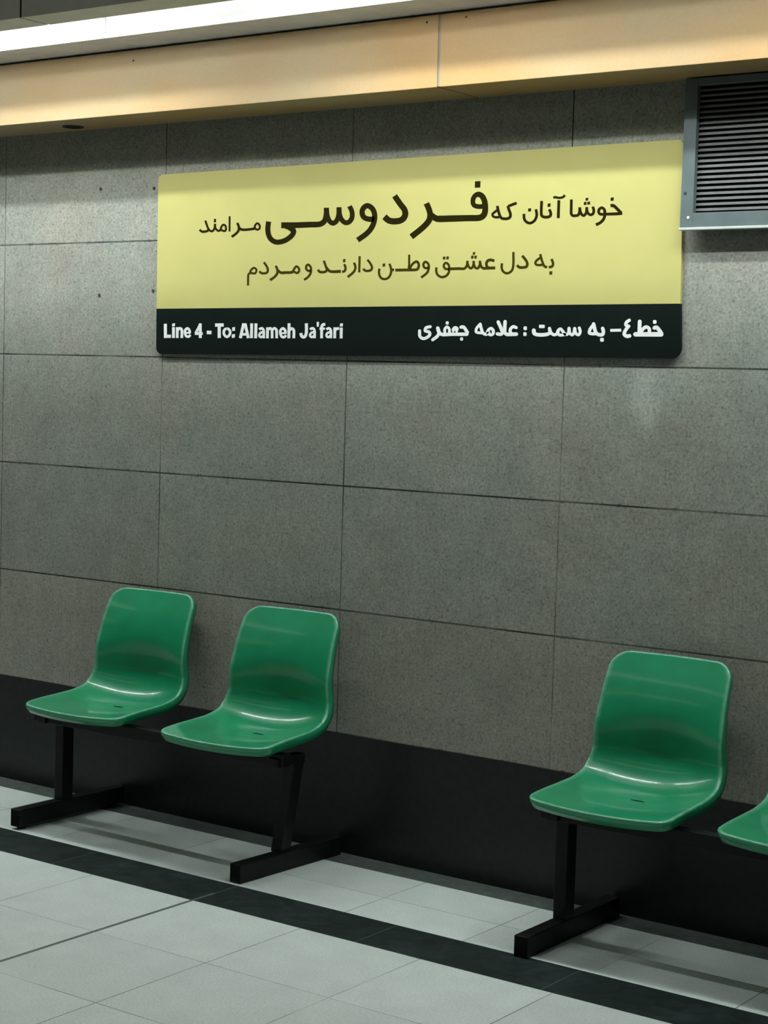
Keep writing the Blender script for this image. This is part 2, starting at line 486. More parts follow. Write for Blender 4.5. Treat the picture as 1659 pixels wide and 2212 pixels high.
# lettering outlines, in tenths of a millimetre from the sign's lower left corner ("p" one polygon, "s" pairs along a stroke)
VERSE_UPPER = [
 ("p",[(17630,4687),(17728,4689),(17726,4595),(17628,4594)]),
 ("s",[(17640,4410,17622,4501),(17657,4412,17636,4502),(17673,4414,17651,4504),(17686,4415,17670,4506),(17694,4415,17691,4507),(17700,4415,17715,4504),(17705,4413,17738,4497),(17712,4410,17757,4489),(17721,4405,17774,4480),(17732,4399,17789,4470),(17743,4391,17805,4460),(17760,4378,17828,4443),(17779,4362,17850,4423),(17799,4343,17872,4403),(17821,4323,17894,4383),(17843,4303,17915,4364),(17867,4282,17937,4344),(17890,4262,17960,4324),(17913,4242,17984,4303),(17937,4221,18007,4283),(17960,4200,18031,4262)]),
 ("s",[(18010,4281,18030,4188),(17983,4278,18003,4186),(17957,4274,17977,4184),(17931,4271,17950,4182),(17905,4268,17921,4180),(17877,4266,17890,4179),(17839,4264,17849,4178),(17797,4263,17805,4178),(17753,4262,17760,4178),(17708,4262,17715,4179),(17664,4261,17671,4179),(17622,4261,17628,4180),(17580,4261,17586,4181),(17539,4261,17544,4182),(17497,4261,17501,4184),(17454,4261,17459,4185)]),
 ("s",[(17506,4277,17418,4266),(17502,4293,17414,4284),(17499,4310,17410,4302),(17495,4330,17407,4317),(17487,4352,17403,4328),(17474,4374,17399,4335),(17456,4394,17391,4343),(17436,4411,17379,4354),(17413,4427,17367,4362),(17387,4440,17357,4367),(17356,4447,17353,4369),(17325,4445,17350,4368),(17299,4438,17341,4365),(17277,4427,17330,4360),(17257,4414,17319,4353),(17240,4399,17311,4346),(17227,4383,17306,4339),(17216,4364,17300,4330),(17209,4345,17297,4320),(17204,4324,17295,4311),(17204,4303,17295,4304),(17209,4281,17296,4297),(17217,4261,17300,4289),(17229,4242,17305,4280),(17243,4224,17311,4273),(17263,4208,17315,4269),(17286,4196,17319,4267),(17309,4189,17327,4265),(17331,4184,17339,4262),(17352,4182,17353,4261),(17372,4181,17367,4260),(17394,4182,17380,4260),(17415,4185,17393,4262),(17435,4188,17409,4265),(17452,4192,17427,4269),(17468,4195,17445,4272)]),
 ("s",[(17400,4317,17491,4328),(17404,4298,17495,4311),(17409,4281,17500,4294),(17413,4265,17505,4275),(17416,4250,17509,4253),(17417,4236,17510,4230),(17416,4214,17509,4201),(17413,4189,17505,4172),(17407,4165,17498,4141),(17400,4141,17489,4110),(17390,4120,17476,4082),(17378,4100,17459,4054),(17363,4080,17440,4029),(17346,4062,17417,4005),(17326,4044,17393,3983),(17306,4029,17366,3963),(17282,4015,17334,3944),(17254,4002,17299,3928),(17223,3990,17265,3915),(17189,3978,17232,3903),(17156,3965,17200,3890)]),
 ("s",[(17008,4438,17092,4462),(17016,4419,17100,4444),(17025,4401,17109,4427),(17033,4384,17118,4407),(17039,4369,17126,4386),(17043,4355,17132,4363),(17045,4340,17135,4342),(17046,4324,17137,4320),(17045,4310,17136,4297),(17044,4297,17133,4275),(17040,4288,17125,4253),(17036,4281,17114,4235),(17029,4273,17100,4219),(17021,4266,17084,4205),(17014,4261,17065,4192),(17009,4259,17043,4184),(17004,4258,17020,4179),(16997,4258,16998,4179),(16988,4259,16975,4182),(16979,4261,16953,4187),(16973,4264,16931,4196),(16964,4269,16909,4210),(16953,4278,16888,4227),(16943,4289,16870,4246),(16933,4303,16855,4266),(16925,4315,16841,4289),(16917,4334,16829,4320),(16912,4358,16822,4352),(16908,4386,16817,4383),(16905,4416,16814,4413),(16900,4446,16809,4441)]),
 ("s",[(16809,4447,16900,4440),(16809,4415,16900,4410),(16809,4382,16901,4377),(16810,4352,16901,4344),(16808,4326,16899,4309),(16802,4305,16890,4277),(16795,4288,16878,4250),(16784,4270,16863,4226),(16772,4255,16845,4203),(16762,4246,16823,4183),(16756,4243,16796,4169),(16760,4244,16769,4165),(16759,4244,16746,4167),(16754,4246,16726,4172),(16749,4248,16707,4180),(16745,4250,16689,4191),(16736,4258,16668,4208),(16726,4269,16650,4229),(16715,4285,16635,4252),(16705,4303,16622,4275),(16697,4321,16610,4299),(16689,4342,16600,4327),(16683,4366,16593,4357),(16678,4392,16587,4386),(16674,4421,16583,4414),(16668,4449,16577,4441)]),
 ("s",[(16577,4447,16669,4443),(16577,4419,16669,4416),(16579,4391,16671,4388),(16580,4365,16672,4359),(16579,4341,16671,4329),(16576,4320,16666,4301),(16571,4303,16660,4278),(16565,4285,16652,4255),(16558,4270,16642,4232),(16552,4260,16627,4210),(16546,4255,16605,4190),(16541,4253,16579,4178),(16530,4250,16552,4172),(16514,4249,16526,4170),(16495,4249,16504,4169),(16475,4249,16485,4169),(16457,4248,16468,4168),(16442,4247,16448,4168),(16429,4248,16427,4168),(16421,4249,16403,4172),(16417,4250,16379,4180),(16413,4252,16358,4192),(16408,4257,16341,4206),(16402,4263,16327,4222),(16397,4271,16315,4239),(16393,4279,16306,4257),(16390,4289,16298,4281),(16388,4303,16296,4305),(16388,4321,16295,4327),(16389,4343,16296,4349),(16388,4369,16296,4373),(16387,4420,16294,4424),(16385,4480,16293,4485),(16384,4545,16292,4551),(16384,4612,16291,4618),(16383,4677,16290,4682)]),
 ("p",[(16811,4706),(16896,4708),(16894,4629),(16808,4627)]),
 ("p",[(16755,4591),(16844,4593),(16842,4509),(16753,4507)]),
 ("p",[(16873,4595),(16961,4597),(16959,4513),(16871,4511)]),
 ("s",[(15867,4675,15965,4669),(15868,4159,15966,4153)]),
 ("s",[(15740,4717,15706,4780),(15752,4722,15717,4784),(15765,4726,15728,4788),(15774,4730,15742,4793),(15782,4732,15759,4798),(15788,4733,15782,4800),(15803,4732,15812,4798),(15824,4727,15841,4791),(15851,4720,15868,4784),(15881,4712,15892,4778),(15912,4708,15914,4775),(15942,4707,15936,4774),(15971,4708,15960,4775),(16000,4710,15983,4777),(16029,4715,16004,4780),(16057,4724,16021,4785),(16081,4735,16033,4791),(16100,4749,16045,4800),(16116,4763,16058,4811),(16130,4776,16072,4824),(16144,4787,16088,4837)]),
 ("p",[(15542,4590),(15641,4593),(15638,4494),(15539,4491)]),
 ("s",[(15557,4404,15640,4438),(15568,4386,15651,4421),(15580,4368,15663,4403),(15591,4351,15675,4384),(15599,4337,15687,4363),(15604,4323,15696,4340),(15608,4309,15702,4319),(15611,4293,15706,4297),(15612,4279,15708,4274),(15611,4269,15706,4249),(15610,4263,15697,4226),(15607,4260,15683,4206),(15602,4255,15666,4191),(15593,4250,15647,4180),(15583,4246,15626,4170),(15572,4242,15602,4163),(15548,4238,15566,4157),(15517,4237,15525,4155),(15483,4238,15482,4156),(15452,4241,15440,4161),(15428,4247,15404,4169),(15419,4250,15379,4178),(15409,4255,15358,4189),(15401,4261,15339,4202),(15395,4266,15322,4218),(15391,4272,15307,4236),(15387,4278,15296,4258),(15385,4287,15290,4280),(15384,4301,15288,4301),(15383,4319,15287,4321),(15381,4341,15285,4343),(15379,4392,15283,4397),(15378,4455,15282,4462),(15379,4526,15283,4533),(15381,4598,15285,4605),(15381,4667,15285,4674)]),
 ("p",[(14881,4469),(14982,4472),(14979,4381),(14878,4379)]),
 ("s",[(15099,4429,15189,4443),(15106,4405,15196,4420),(15114,4381,15203,4396),(15121,4358,15211,4372),(15126,4337,15218,4346),(15130,4317,15222,4319),(15131,4295,15224,4293),(15132,4274,15225,4267),(15131,4253,15223,4240),(15128,4233,15219,4214),(15122,4214,15212,4187),(15114,4194,15201,4161),(15103,4174,15187,4134),(15090,4155,15170,4109),(15076,4137,15150,4085),(15060,4123,15128,4064),(15042,4110,15102,4045),(15021,4097,15073,4029),(14999,4087,15042,4015),(14978,4081,15009,4004),(14960,4078,14974,3998),(14944,4078,14940,3999),(14925,4081,14907,4005),(14905,4087,14876,4013),(14886,4095,14846,4025),(14869,4103,14819,4039),(14854,4113,14794,4055),(14840,4125,14772,4075),(14826,4140,14752,4095),(14814,4155,14735,4117),(14805,4169,14720,4139),(14799,4181,14710,4162),(14795,4195,14703,4184),(14792,4210,14699,4205),(14790,4227,14697,4224),(14788,4243,14695,4243),(14787,4257,14693,4260),(14787,4270,14693,4276),(14788,4283,14694,4292),(14789,4298,14695,4306),(14789,4313,14695,4320)]),
 ("s",[(14454,4682,14491,4603),(14423,4673,14460,4594),(14391,4665,14428,4586),(14360,4656,14397,4577),(14329,4647,14366,4568),(14298,4638,14336,4560),(14269,4630,14308,4551),(14241,4621,14280,4543),(14213,4613,14253,4534),(14186,4604,14226,4526),(14158,4595,14198,4517)]),
 ("s",[(14117,4558,14210,4580),(14128,4531,14221,4553),(14139,4504,14232,4526),(14150,4477,14243,4499),(14161,4451,14253,4473),(14172,4424,14264,4449),(14183,4401,14274,4429),(14195,4379,14285,4408),(14206,4359,14296,4386),(14213,4342,14307,4362),(14218,4327,14314,4337),(14220,4312,14318,4314),(14222,4296,14320,4292),(14221,4282,14319,4269),(14219,4271,14315,4245),(14216,4263,14305,4223),(14212,4258,14291,4204),(14205,4253,14274,4189),(14196,4247,14254,4176),(14185,4241,14234,4166),(14174,4237,14211,4158),(14158,4234,14183,4152),(14139,4232,14153,4149),(14117,4232,14123,4148),(14094,4232,14095,4149),(14070,4234,14068,4151),(14049,4236,14045,4153),(14028,4238,14020,4156),(14011,4240,13993,4160),(13999,4244,13964,4168),(13990,4248,13934,4182),(13980,4256,13908,4203),(13969,4269,13887,4227),(13957,4287,13870,4252),(13944,4308,13856,4276),(13933,4329,13843,4299),(13922,4350,13830,4323),(13912,4371,13818,4349),(13903,4394,13809,4374),(13895,4418,13799,4400),(13886,4443,13791,4426),(13878,4470,13781,4455),(13869,4498,13773,4485),(13862,4528,13765,4515),(13854,4558,13757,4545),(13846,4587,13749,4575)]),
 ("s",[(13791,4501,13847,4443),(13772,4488,13828,4431),(13753,4475,13809,4418),(13734,4462,13790,4405),(13714,4449,13771,4393),(13696,4437,13752,4380),(13678,4425,13732,4367),(13658,4413,13712,4354),(13636,4398,13695,4343),(13615,4381,13685,4335),(13601,4357,13682,4330),(13596,4334,13682,4327),(13598,4312,13683,4319),(13605,4291,13685,4311),(13615,4271,13689,4303),(13632,4252,13691,4300),(13657,4236,13697,4297),(13684,4225,13709,4292),(13711,4219,13727,4288),(13738,4214,13748,4285),(13764,4211,13768,4282),(13795,4209,13791,4280),(13826,4209,13816,4281),(13857,4211,13844,4283),(13885,4214,13873,4285),(13914,4215,13902,4286)]),
 ("p",[(12971,5342),(13171,5340),(13170,5149),(12970,5150)]),
 ("s",[(13272,4655,13289,4515),(13235,4654,13254,4514),(13198,4652,13217,4513),(13164,4651,13178,4511),(13136,4652,13135,4512),(13110,4655,13092,4517),(13085,4660,13054,4524),(13059,4666,13016,4533),(13038,4673,12976,4546),(13025,4679,12936,4565),(13020,4682,12897,4593),(13017,4686,12869,4627),(13011,4697,12851,4662),(13006,4713,12841,4696),(13003,4732,12835,4729),(13002,4750,12833,4761),(13003,4768,12835,4793),(13007,4787,12841,4826),(13013,4806,12852,4859),(13021,4823,12867,4891),(13030,4837,12888,4921),(13044,4851,12913,4948),(13062,4867,12943,4974),(13080,4879,12979,4997),(13095,4886,13021,5016),(13099,4887,13073,5027),(13100,4887,13130,5022),(13114,4882,13176,5007),(13139,4870,13213,4990),(13171,4854,13243,4975),(13204,4840,13272,4963)]),
 ("s",[(13059,4881,13114,5034),(13088,4872,13138,5026),(13117,4864,13165,5020),(13138,4858,13198,5010),(13150,4853,13237,4996),(13157,4849,13279,4972),(13170,4838,13317,4941),(13185,4820,13348,4908),(13201,4798,13375,4872),(13216,4773,13397,4836),(13228,4749,13417,4799),(13239,4722,13435,4757),(13247,4692,13448,4714),(13254,4658,13457,4672),(13259,4623,13464,4631),(13263,4588,13469,4592),(13266,4556,13473,4556),(13268,4524,13476,4519),(13268,4495,13478,4480),(13266,4469,13476,4441),(13262,4445,13471,4404),(13257,4426,13463,4372),(13250,4407,13453,4341),(13243,4391,13439,4310),(13235,4380,13420,4278),(13227,4371,13395,4249),(13218,4364,13365,4224),(13206,4357,13333,4203),(13192,4351,13297,4186),(13173,4345,13259,4172),(13155,4341,13213,4161),(13109,4335,13141,4152),(13048,4335,13062,4150),(12976,4337,12981,4152),(12897,4341,12903,4155),(12817,4343,12829,4156),(12739,4344,12752,4156),(12662,4346,12674,4157),(12583,4347,12595,4157),(12500,4348,12513,4157),(12411,4349,12425,4158),(12284,4351,12298,4158),(12147,4352,12161,4159),(12003,4353,12018,4159),(11858,4354,11872,4159),(11715,4356,11729,4159)]),
 ("s",[(11764,4354,11763,4158),(11733,4355,11736,4161),(11702,4355,11708,4163),(11678,4355,11673,4165),(11661,4356,11633,4170),(11648,4358,11589,4180),(11630,4363,11545,4196),(11609,4371,11506,4213),(11585,4383,11471,4233),(11559,4396,11439,4252),(11534,4410,11407,4272),(11511,4424,11376,4294),(11489,4440,11347,4317),(11464,4458,11321,4339),(11438,4478,11297,4359),(11412,4498,11273,4379)]),
 ("s",[(11118,4716,11314,4780),(11142,4674,11337,4738),(11167,4631,11362,4696),(11190,4590,11387,4653),(11210,4553,11410,4608),(11226,4517,11430,4564),(11237,4489,11444,4529),(11247,4461,11456,4494),(11254,4436,11466,4459),(11259,4412,11474,4422),(11261,4389,11477,4384),(11261,4365,11477,4346),(11259,4340,11474,4309),(11254,4316,11467,4271),(11248,4293,11456,4234),(11239,4274,11440,4196),(11228,4256,11419,4161),(11214,4237,11394,4129),(11195,4217,11367,4101),(11172,4195,11340,4075),(11147,4172,11312,4049),(11118,4147,11279,4019),(11087,4122,11242,3990),(11053,4096,11204,3961),(11015,4069,11164,3932),(10974,4041,11120,3902),(10912,3999,11055,3858),(10842,3954,10982,3811),(10766,3908,10905,3764),(10689,3860,10829,3716),(10614,3813,10754,3670)]),
 ("s",[(9913,4974,10094,5067),(9959,4920,10140,5013),(10005,4865,10187,4958),(10051,4810,10233,4904),(10097,4756,10278,4852),(10142,4705,10319,4805),(10182,4663,10353,4771),(10221,4625,10389,4737),(10254,4593,10427,4700),(10279,4566,10465,4659),(10296,4542,10497,4614),(10305,4523,10517,4576),(10312,4503,10532,4540),(10317,4485,10543,4503),(10319,4468,10548,4465),(10319,4453,10548,4426),(10316,4440,10542,4389),(10310,4425,10530,4354),(10303,4410,10513,4320),(10293,4396,10492,4288),(10282,4385,10466,4259),(10269,4373,10435,4232),(10253,4363,10400,4208),(10235,4354,10360,4186),(10214,4346,10315,4169),(10193,4340,10263,4154),(10139,4332,10185,4142),(10071,4328,10094,4136),(9996,4329,9998,4137),(9928,4336,9901,4145),(9877,4346,9810,4163),(9854,4356,9737,4192),(9827,4373,9679,4226),(9794,4398,9633,4259),(9754,4429,9595,4288),(9712,4459,9557,4315)]),
 ("s",[(9245,4403,9250,4238),(9192,4405,9200,4240),(9139,4406,9149,4241),(9091,4407,9093,4242),(9050,4410,9035,4246),(9015,4415,8978,4255),(8986,4423,8931,4266),(8957,4431,8887,4279),(8933,4440,8842,4296),(8915,4449,8797,4319),(8904,4456,8755,4349),(8894,4468,8720,4385),(8883,4485,8694,4424),(8873,4505,8675,4464),(8866,4526,8661,4504),(8863,4543,8655,4545),(8863,4560,8656,4586),(8867,4580,8663,4626),(8874,4600,8677,4664),(8883,4617,8697,4701),(8893,4629,8724,4735),(8907,4641,8758,4765),(8925,4653,8797,4790),(8945,4663,8841,4812),(8961,4668,8892,4828),(8966,4669,8953,4835),(8971,4668,9015,4827),(8988,4663,9068,4810),(9011,4652,9116,4788),(9035,4637,9157,4764),(9056,4623,9195,4738),(9074,4608,9229,4708),(9090,4590,9259,4676),(9105,4570,9285,4642),(9119,4548,9307,4606),(9130,4526,9326,4568),(9141,4495,9342,4521),(9149,4460,9353,4472),(9153,4422,9359,4423),(9155,4384,9362,4374),(9154,4348,9360,4328),(9151,4318,9356,4286),(9145,4288,9347,4246),(9136,4259,9336,4207),(9125,4229,9322,4170),(9112,4199,9306,4133),(9096,4167,9287,4094),(9078,4135,9265,4055),(9057,4104,9239,4017),(9035,4075,9211,3979),(9011,4047,9180,3943),(8986,4022,9147,3910),(8959,3999,9111,3879),(8928,3975,9074,3851),(8894,3951,9036,3823),(8857,3926,8994,3795),(8805,3893,8936,3758),(8746,3860,8872,3722),(8682,3825,8806,3686),(8615,3789,8740,3650),(8551,3754,8676,3615)]),
 ("s",[(8168,4732,8342,4791),(8192,4694,8365,4755),(8217,4656,8389,4719),(8239,4621,8414,4679),(8256,4591,8438,4634),(8266,4562,8456,4587),(8273,4530,8466,4541),(8277,4496,8472,4494),(8278,4463,8473,4447),(8275,4433,8467,4400),(8268,4408,8455,4356),(8259,4392,8437,4319),(8247,4374,8414,4286),(8233,4358,8387,4256),(8218,4345,8355,4229),(8203,4336,8319,4206),(8189,4330,8282,4190),(8172,4325,8242,4177),(8155,4321,8199,4169),(8141,4320,8152,4166),(8135,4321,8101,4170),(8124,4324,8049,4185),(8107,4332,8003,4206),(8086,4345,7963,4231),(8064,4362,7927,4258),(8045,4379,7895,4286),(8027,4398,7865,4318),(8011,4419,7838,4354),(7996,4444,7816,4391),(7982,4472,7797,4428),(7970,4500,7780,4469),(7959,4539,7765,4523),(7952,4585,7756,4579),(7947,4635,7750,4634),(7942,4689,7745,4687),(7935,4743,7739,4739)]),
 ("s",[(7739,4746,7936,4735),(7739,4693,7936,4684),(7740,4640,7937,4632),(7741,4589,7938,4577),(7739,4544,7936,4522),(7733,4502,7928,4470),(7725,4470,7918,4428),(7715,4438,7906,4388),(7704,4410,7889,4348),(7691,4388,7868,4309),(7677,4369,7839,4273),(7660,4353,7809,4244),(7639,4337,7774,4217),(7620,4326,7733,4193),(7607,4320,7683,4173),(7609,4320,7621,4164),(7612,4320,7557,4174),(7600,4325,7506,4193),(7581,4336,7462,4218),(7560,4351,7424,4245),(7543,4366,7389,4275),(7525,4386,7355,4314),(7509,4412,7328,4356),(7493,4443,7306,4400),(7479,4478,7288,4443),(7466,4514,7273,4487),(7456,4553,7259,4538),(7449,4596,7251,4590),(7444,4643,7245,4641),(7439,4692,7241,4690),(7433,4742,7235,4738)]),
 ("s",[(7229,4746,7437,4735),(7229,4694,7438,4685),(7230,4642,7440,4634),(7230,4593,7441,4581),(7228,4548,7440,4527),(7222,4507,7434,4475),(7215,4474,7427,4435),(7207,4442,7418,4395),(7198,4414,7405,4354),(7187,4393,7386,4313),(7174,4375,7359,4274),(7159,4361,7327,4242),(7141,4348,7292,4214),(7121,4337,7250,4189),(7098,4327,7204,4169),(7075,4320,7147,4151),(7018,4312,7058,4136),(6943,4310,6959,4132),(6851,4312,6858,4133),(6751,4316,6758,4136),(6648,4317,6662,4136),(6532,4317,6549,4135),(6413,4317,6429,4134),(6291,4317,6306,4133),(6169,4317,6183,4132),(6050,4319,6061,4133),(5936,4321,5945,4134),(5822,4324,5830,4136),(5709,4327,5716,4138),(5595,4330,5602,4140),(5480,4334,5487,4142)]),
 ("s",[(5651,4123,5716,4277),(5691,4111,5753,4267),(5731,4100,5792,4256),(5767,4091,5834,4244),(5796,4081,5879,4230),(5822,4070,5922,4212),(5849,4057,5961,4193),(5877,4042,5999,4172),(5898,4029,6038,4147),(5909,4020,6077,4115),(5909,4021,6107,4074),(5906,4030,6119,4031),(5905,4029,6117,3995),(5902,4022,6108,3966),(5897,4009,6097,3943),(5890,3996,6086,3921),(5882,3983,6071,3897),(5872,3972,6052,3873),(5860,3959,6030,3851),(5845,3946,6007,3830),(5828,3932,5981,3809),(5799,3912,5943,3783),(5764,3890,5899,3756),(5725,3869,5851,3730),(5685,3850,5801,3705),(5646,3833,5751,3684),(5607,3819,5701,3666),(5566,3807,5649,3650),(5525,3797,5596,3637),(5484,3789,5541,3626),(5444,3783,5488,3619),(5407,3780,5439,3614),(5371,3778,5389,3611),(5337,3778,5337,3612),(5307,3780,5282,3616),(5281,3785,5227,3626),(5252,3793,5173,3642),(5222,3805,5121,3662),(5192,3820,5071,3686),(5164,3837,5025,3715),(5141,3854,4982,3747),(5121,3874,4944,3783),(5101,3898,4912,3823),(5084,3926,4885,3864),(5068,3956,4863,3905),(5054,3986,4845,3947),(5044,4017,4830,3992),(5037,4050,4820,4038),(5032,4086,4814,4084),(5030,4124,4811,4128),(5029,4161,4810,4172),(5030,4197,4812,4218),(5035,4235,4818,4264),(5042,4275,4826,4307),(5050,4317,4833,4349),(5057,4359,4840,4389)]),
 ("s",[(5477,4160,5505,4316),(5527,4152,5551,4308),(5576,4146,5599,4302),(5621,4140,5652,4295),(5659,4133,5709,4284),(5693,4123,5768,4267),(5730,4108,5829,4242),(5770,4087,5884,4213),(5814,4061,5934,4183),(5862,4032,5980,4155),(5910,4004,6026,4129)]),
 ("s",[(4389,4164,4302,4182),(4395,4186,4308,4202),(4400,4207,4313,4224),(4405,4227,4319,4247),(4411,4243,4328,4270),(4420,4256,4342,4292),(4430,4268,4359,4311),(4444,4280,4378,4328),(4458,4290,4400,4344),(4468,4296,4427,4357),(4471,4297,4459,4364),(4470,4296,4492,4360),(4478,4293,4519,4351),(4489,4288,4541,4339),(4500,4280,4561,4325),(4509,4272,4578,4311),(4515,4264,4592,4294),(4522,4254,4603,4275),(4527,4242,4612,4256),(4530,4229,4617,4237),(4532,4218,4620,4218),(4532,4208,4620,4201),(4531,4197,4618,4183),(4528,4187,4613,4166),(4525,4179,4605,4149),(4520,4173,4594,4133),(4515,4169,4579,4120),(4508,4164,4562,4109),(4499,4160,4543,4100),(4491,4157,4522,4093),(4485,4156,4497,4089),(4477,4156,4469,4090),(4464,4159,4442,4095),(4448,4164,4418,4102),(4430,4170,4395,4110),(4415,4176,4374,4118),(4403,4181,4356,4127),(4392,4188,4339,4137),(4380,4196,4324,4146),(4367,4205,4312,4155),(4353,4213,4299,4163)]),
 ("s",[(4370,4235,4435,4167),(4353,4226,4418,4158),(4336,4216,4402,4149),(4321,4208,4384,4139),(4307,4202,4363,4130),(4295,4197,4340,4121),(4283,4195,4317,4116),(4271,4192,4296,4112),(4256,4191,4275,4110),(4237,4190,4253,4108),(4214,4188,4229,4106),(4144,4183,4159,4102),(4053,4178,4066,4096),(3956,4175,3964,4093),(3869,4176,3867,4094),(3806,4184,3787,4104),(3792,4189,3746,4116),(3777,4196,3716,4131),(3761,4207,3693,4146),(3742,4220,3675,4158),(3720,4233,3656,4169)]),
 ("s",[(3548,4355,3643,4384),(3564,4329,3658,4360),(3581,4303,3675,4335),(3596,4279,3692,4308),(3608,4257,3708,4279),(3616,4237,3719,4249),(3619,4217,3724,4220),(3621,4196,3726,4192),(3620,4176,3725,4165),(3616,4157,3720,4138),(3611,4139,3711,4112),(3603,4125,3699,4088),(3594,4111,3684,4067),(3581,4098,3667,4048),(3565,4083,3647,4029),(3548,4068,3624,4010),(3515,4045,3586,3983),(3474,4021,3540,3956),(3428,3996,3492,3930),(3379,3970,3444,3905),(3332,3945,3398,3880)]),
 ("s",[(3215,4597,3297,4594),(3224,4093,3307,4090)]),
 ("s",[(2910,4154,2821,4174),(2916,4173,2828,4193),(2922,4192,2834,4211),(2928,4210,2840,4232),(2934,4225,2849,4253),(2943,4239,2862,4274),(2955,4253,2878,4293),(2969,4269,2896,4313),(2984,4282,2918,4332),(2995,4290,2944,4348),(2999,4291,2979,4358),(3000,4291,3014,4357),(3010,4288,3044,4349),(3023,4282,3070,4338),(3035,4275,3094,4324),(3044,4268,3114,4308),(3049,4262,3129,4289),(3053,4253,3140,4269),(3057,4241,3146,4250),(3060,4227,3150,4232),(3061,4213,3152,4214),(3063,4198,3153,4196),(3062,4182,3153,4175),(3061,4168,3151,4154),(3058,4157,3144,4133),(3055,4152,3132,4113),(3054,4152,3116,4100),(3050,4150,3098,4090),(3044,4148,3079,4084),(3038,4147,3059,4080),(3033,4146,3036,4078),(3024,4147,3009,4081),(3011,4150,2982,4087),(2994,4156,2958,4095),(2974,4164,2936,4104),(2955,4171,2916,4111),(2938,4178,2896,4120),(2922,4186,2876,4129),(2904,4194,2857,4138),(2887,4203,2840,4147),(2868,4212,2822,4155)]),
 ("s",[(2883,4217,2946,4161),(2858,4202,2924,4147),(2834,4185,2901,4131),(2814,4171,2875,4114),(2798,4163,2844,4099),(2790,4161,2805,4090),(2786,4162,2768,4093),(2775,4165,2737,4102),(2760,4172,2710,4114),(2743,4181,2687,4127),(2729,4191,2666,4140),(2716,4201,2646,4155),(2704,4212,2628,4172),(2693,4224,2612,4191),(2684,4237,2598,4210),(2677,4250,2586,4233),(2671,4268,2577,4260),(2668,4289,2573,4289),(2668,4314,2572,4317),(2667,4341,2572,4343),(2665,4367,2570,4368)]),
 ("s",[(2570,4372,2665,4363),(2567,4339,2663,4332),(2566,4306,2662,4300),(2564,4276,2660,4266),(2560,4249,2654,4231),(2552,4226,2642,4199),(2540,4208,2625,4172),(2525,4189,2605,4146),(2508,4172,2581,4123),(2492,4161,2552,4103),(2482,4157,2518,4089),(2478,4157,2483,4085),(2468,4158,2452,4088),(2454,4161,2424,4095),(2439,4167,2398,4104),(2425,4172,2374,4114),(2412,4180,2350,4128),(2400,4189,2329,4145),(2387,4202,2310,4163),(2374,4218,2293,4182),(2360,4235,2275,4205),(2334,4275,2246,4249),(2307,4324,2217,4303),(2280,4381,2189,4360),(2252,4439,2162,4418),(2225,4495,2135,4474)]),
 ("s",[(2315,4236,2400,4187),(2298,4219,2385,4172),(2283,4201,2370,4155),(2269,4186,2352,4136),(2257,4176,2328,4117),(2246,4170,2295,4100),(2215,4162,2247,4087),(2173,4156,2192,4079),(2127,4154,2135,4076),(2085,4155,2078,4078),(2053,4160,2027,4086),(2041,4165,1989,4099),(2026,4173,1960,4116),(2010,4185,1937,4133),(1990,4201,1918,4147),(1968,4216,1899,4161)]),
 ("p",[(2567,4528),(2662,4531),(2658,4415),(2563,4412)]),
]
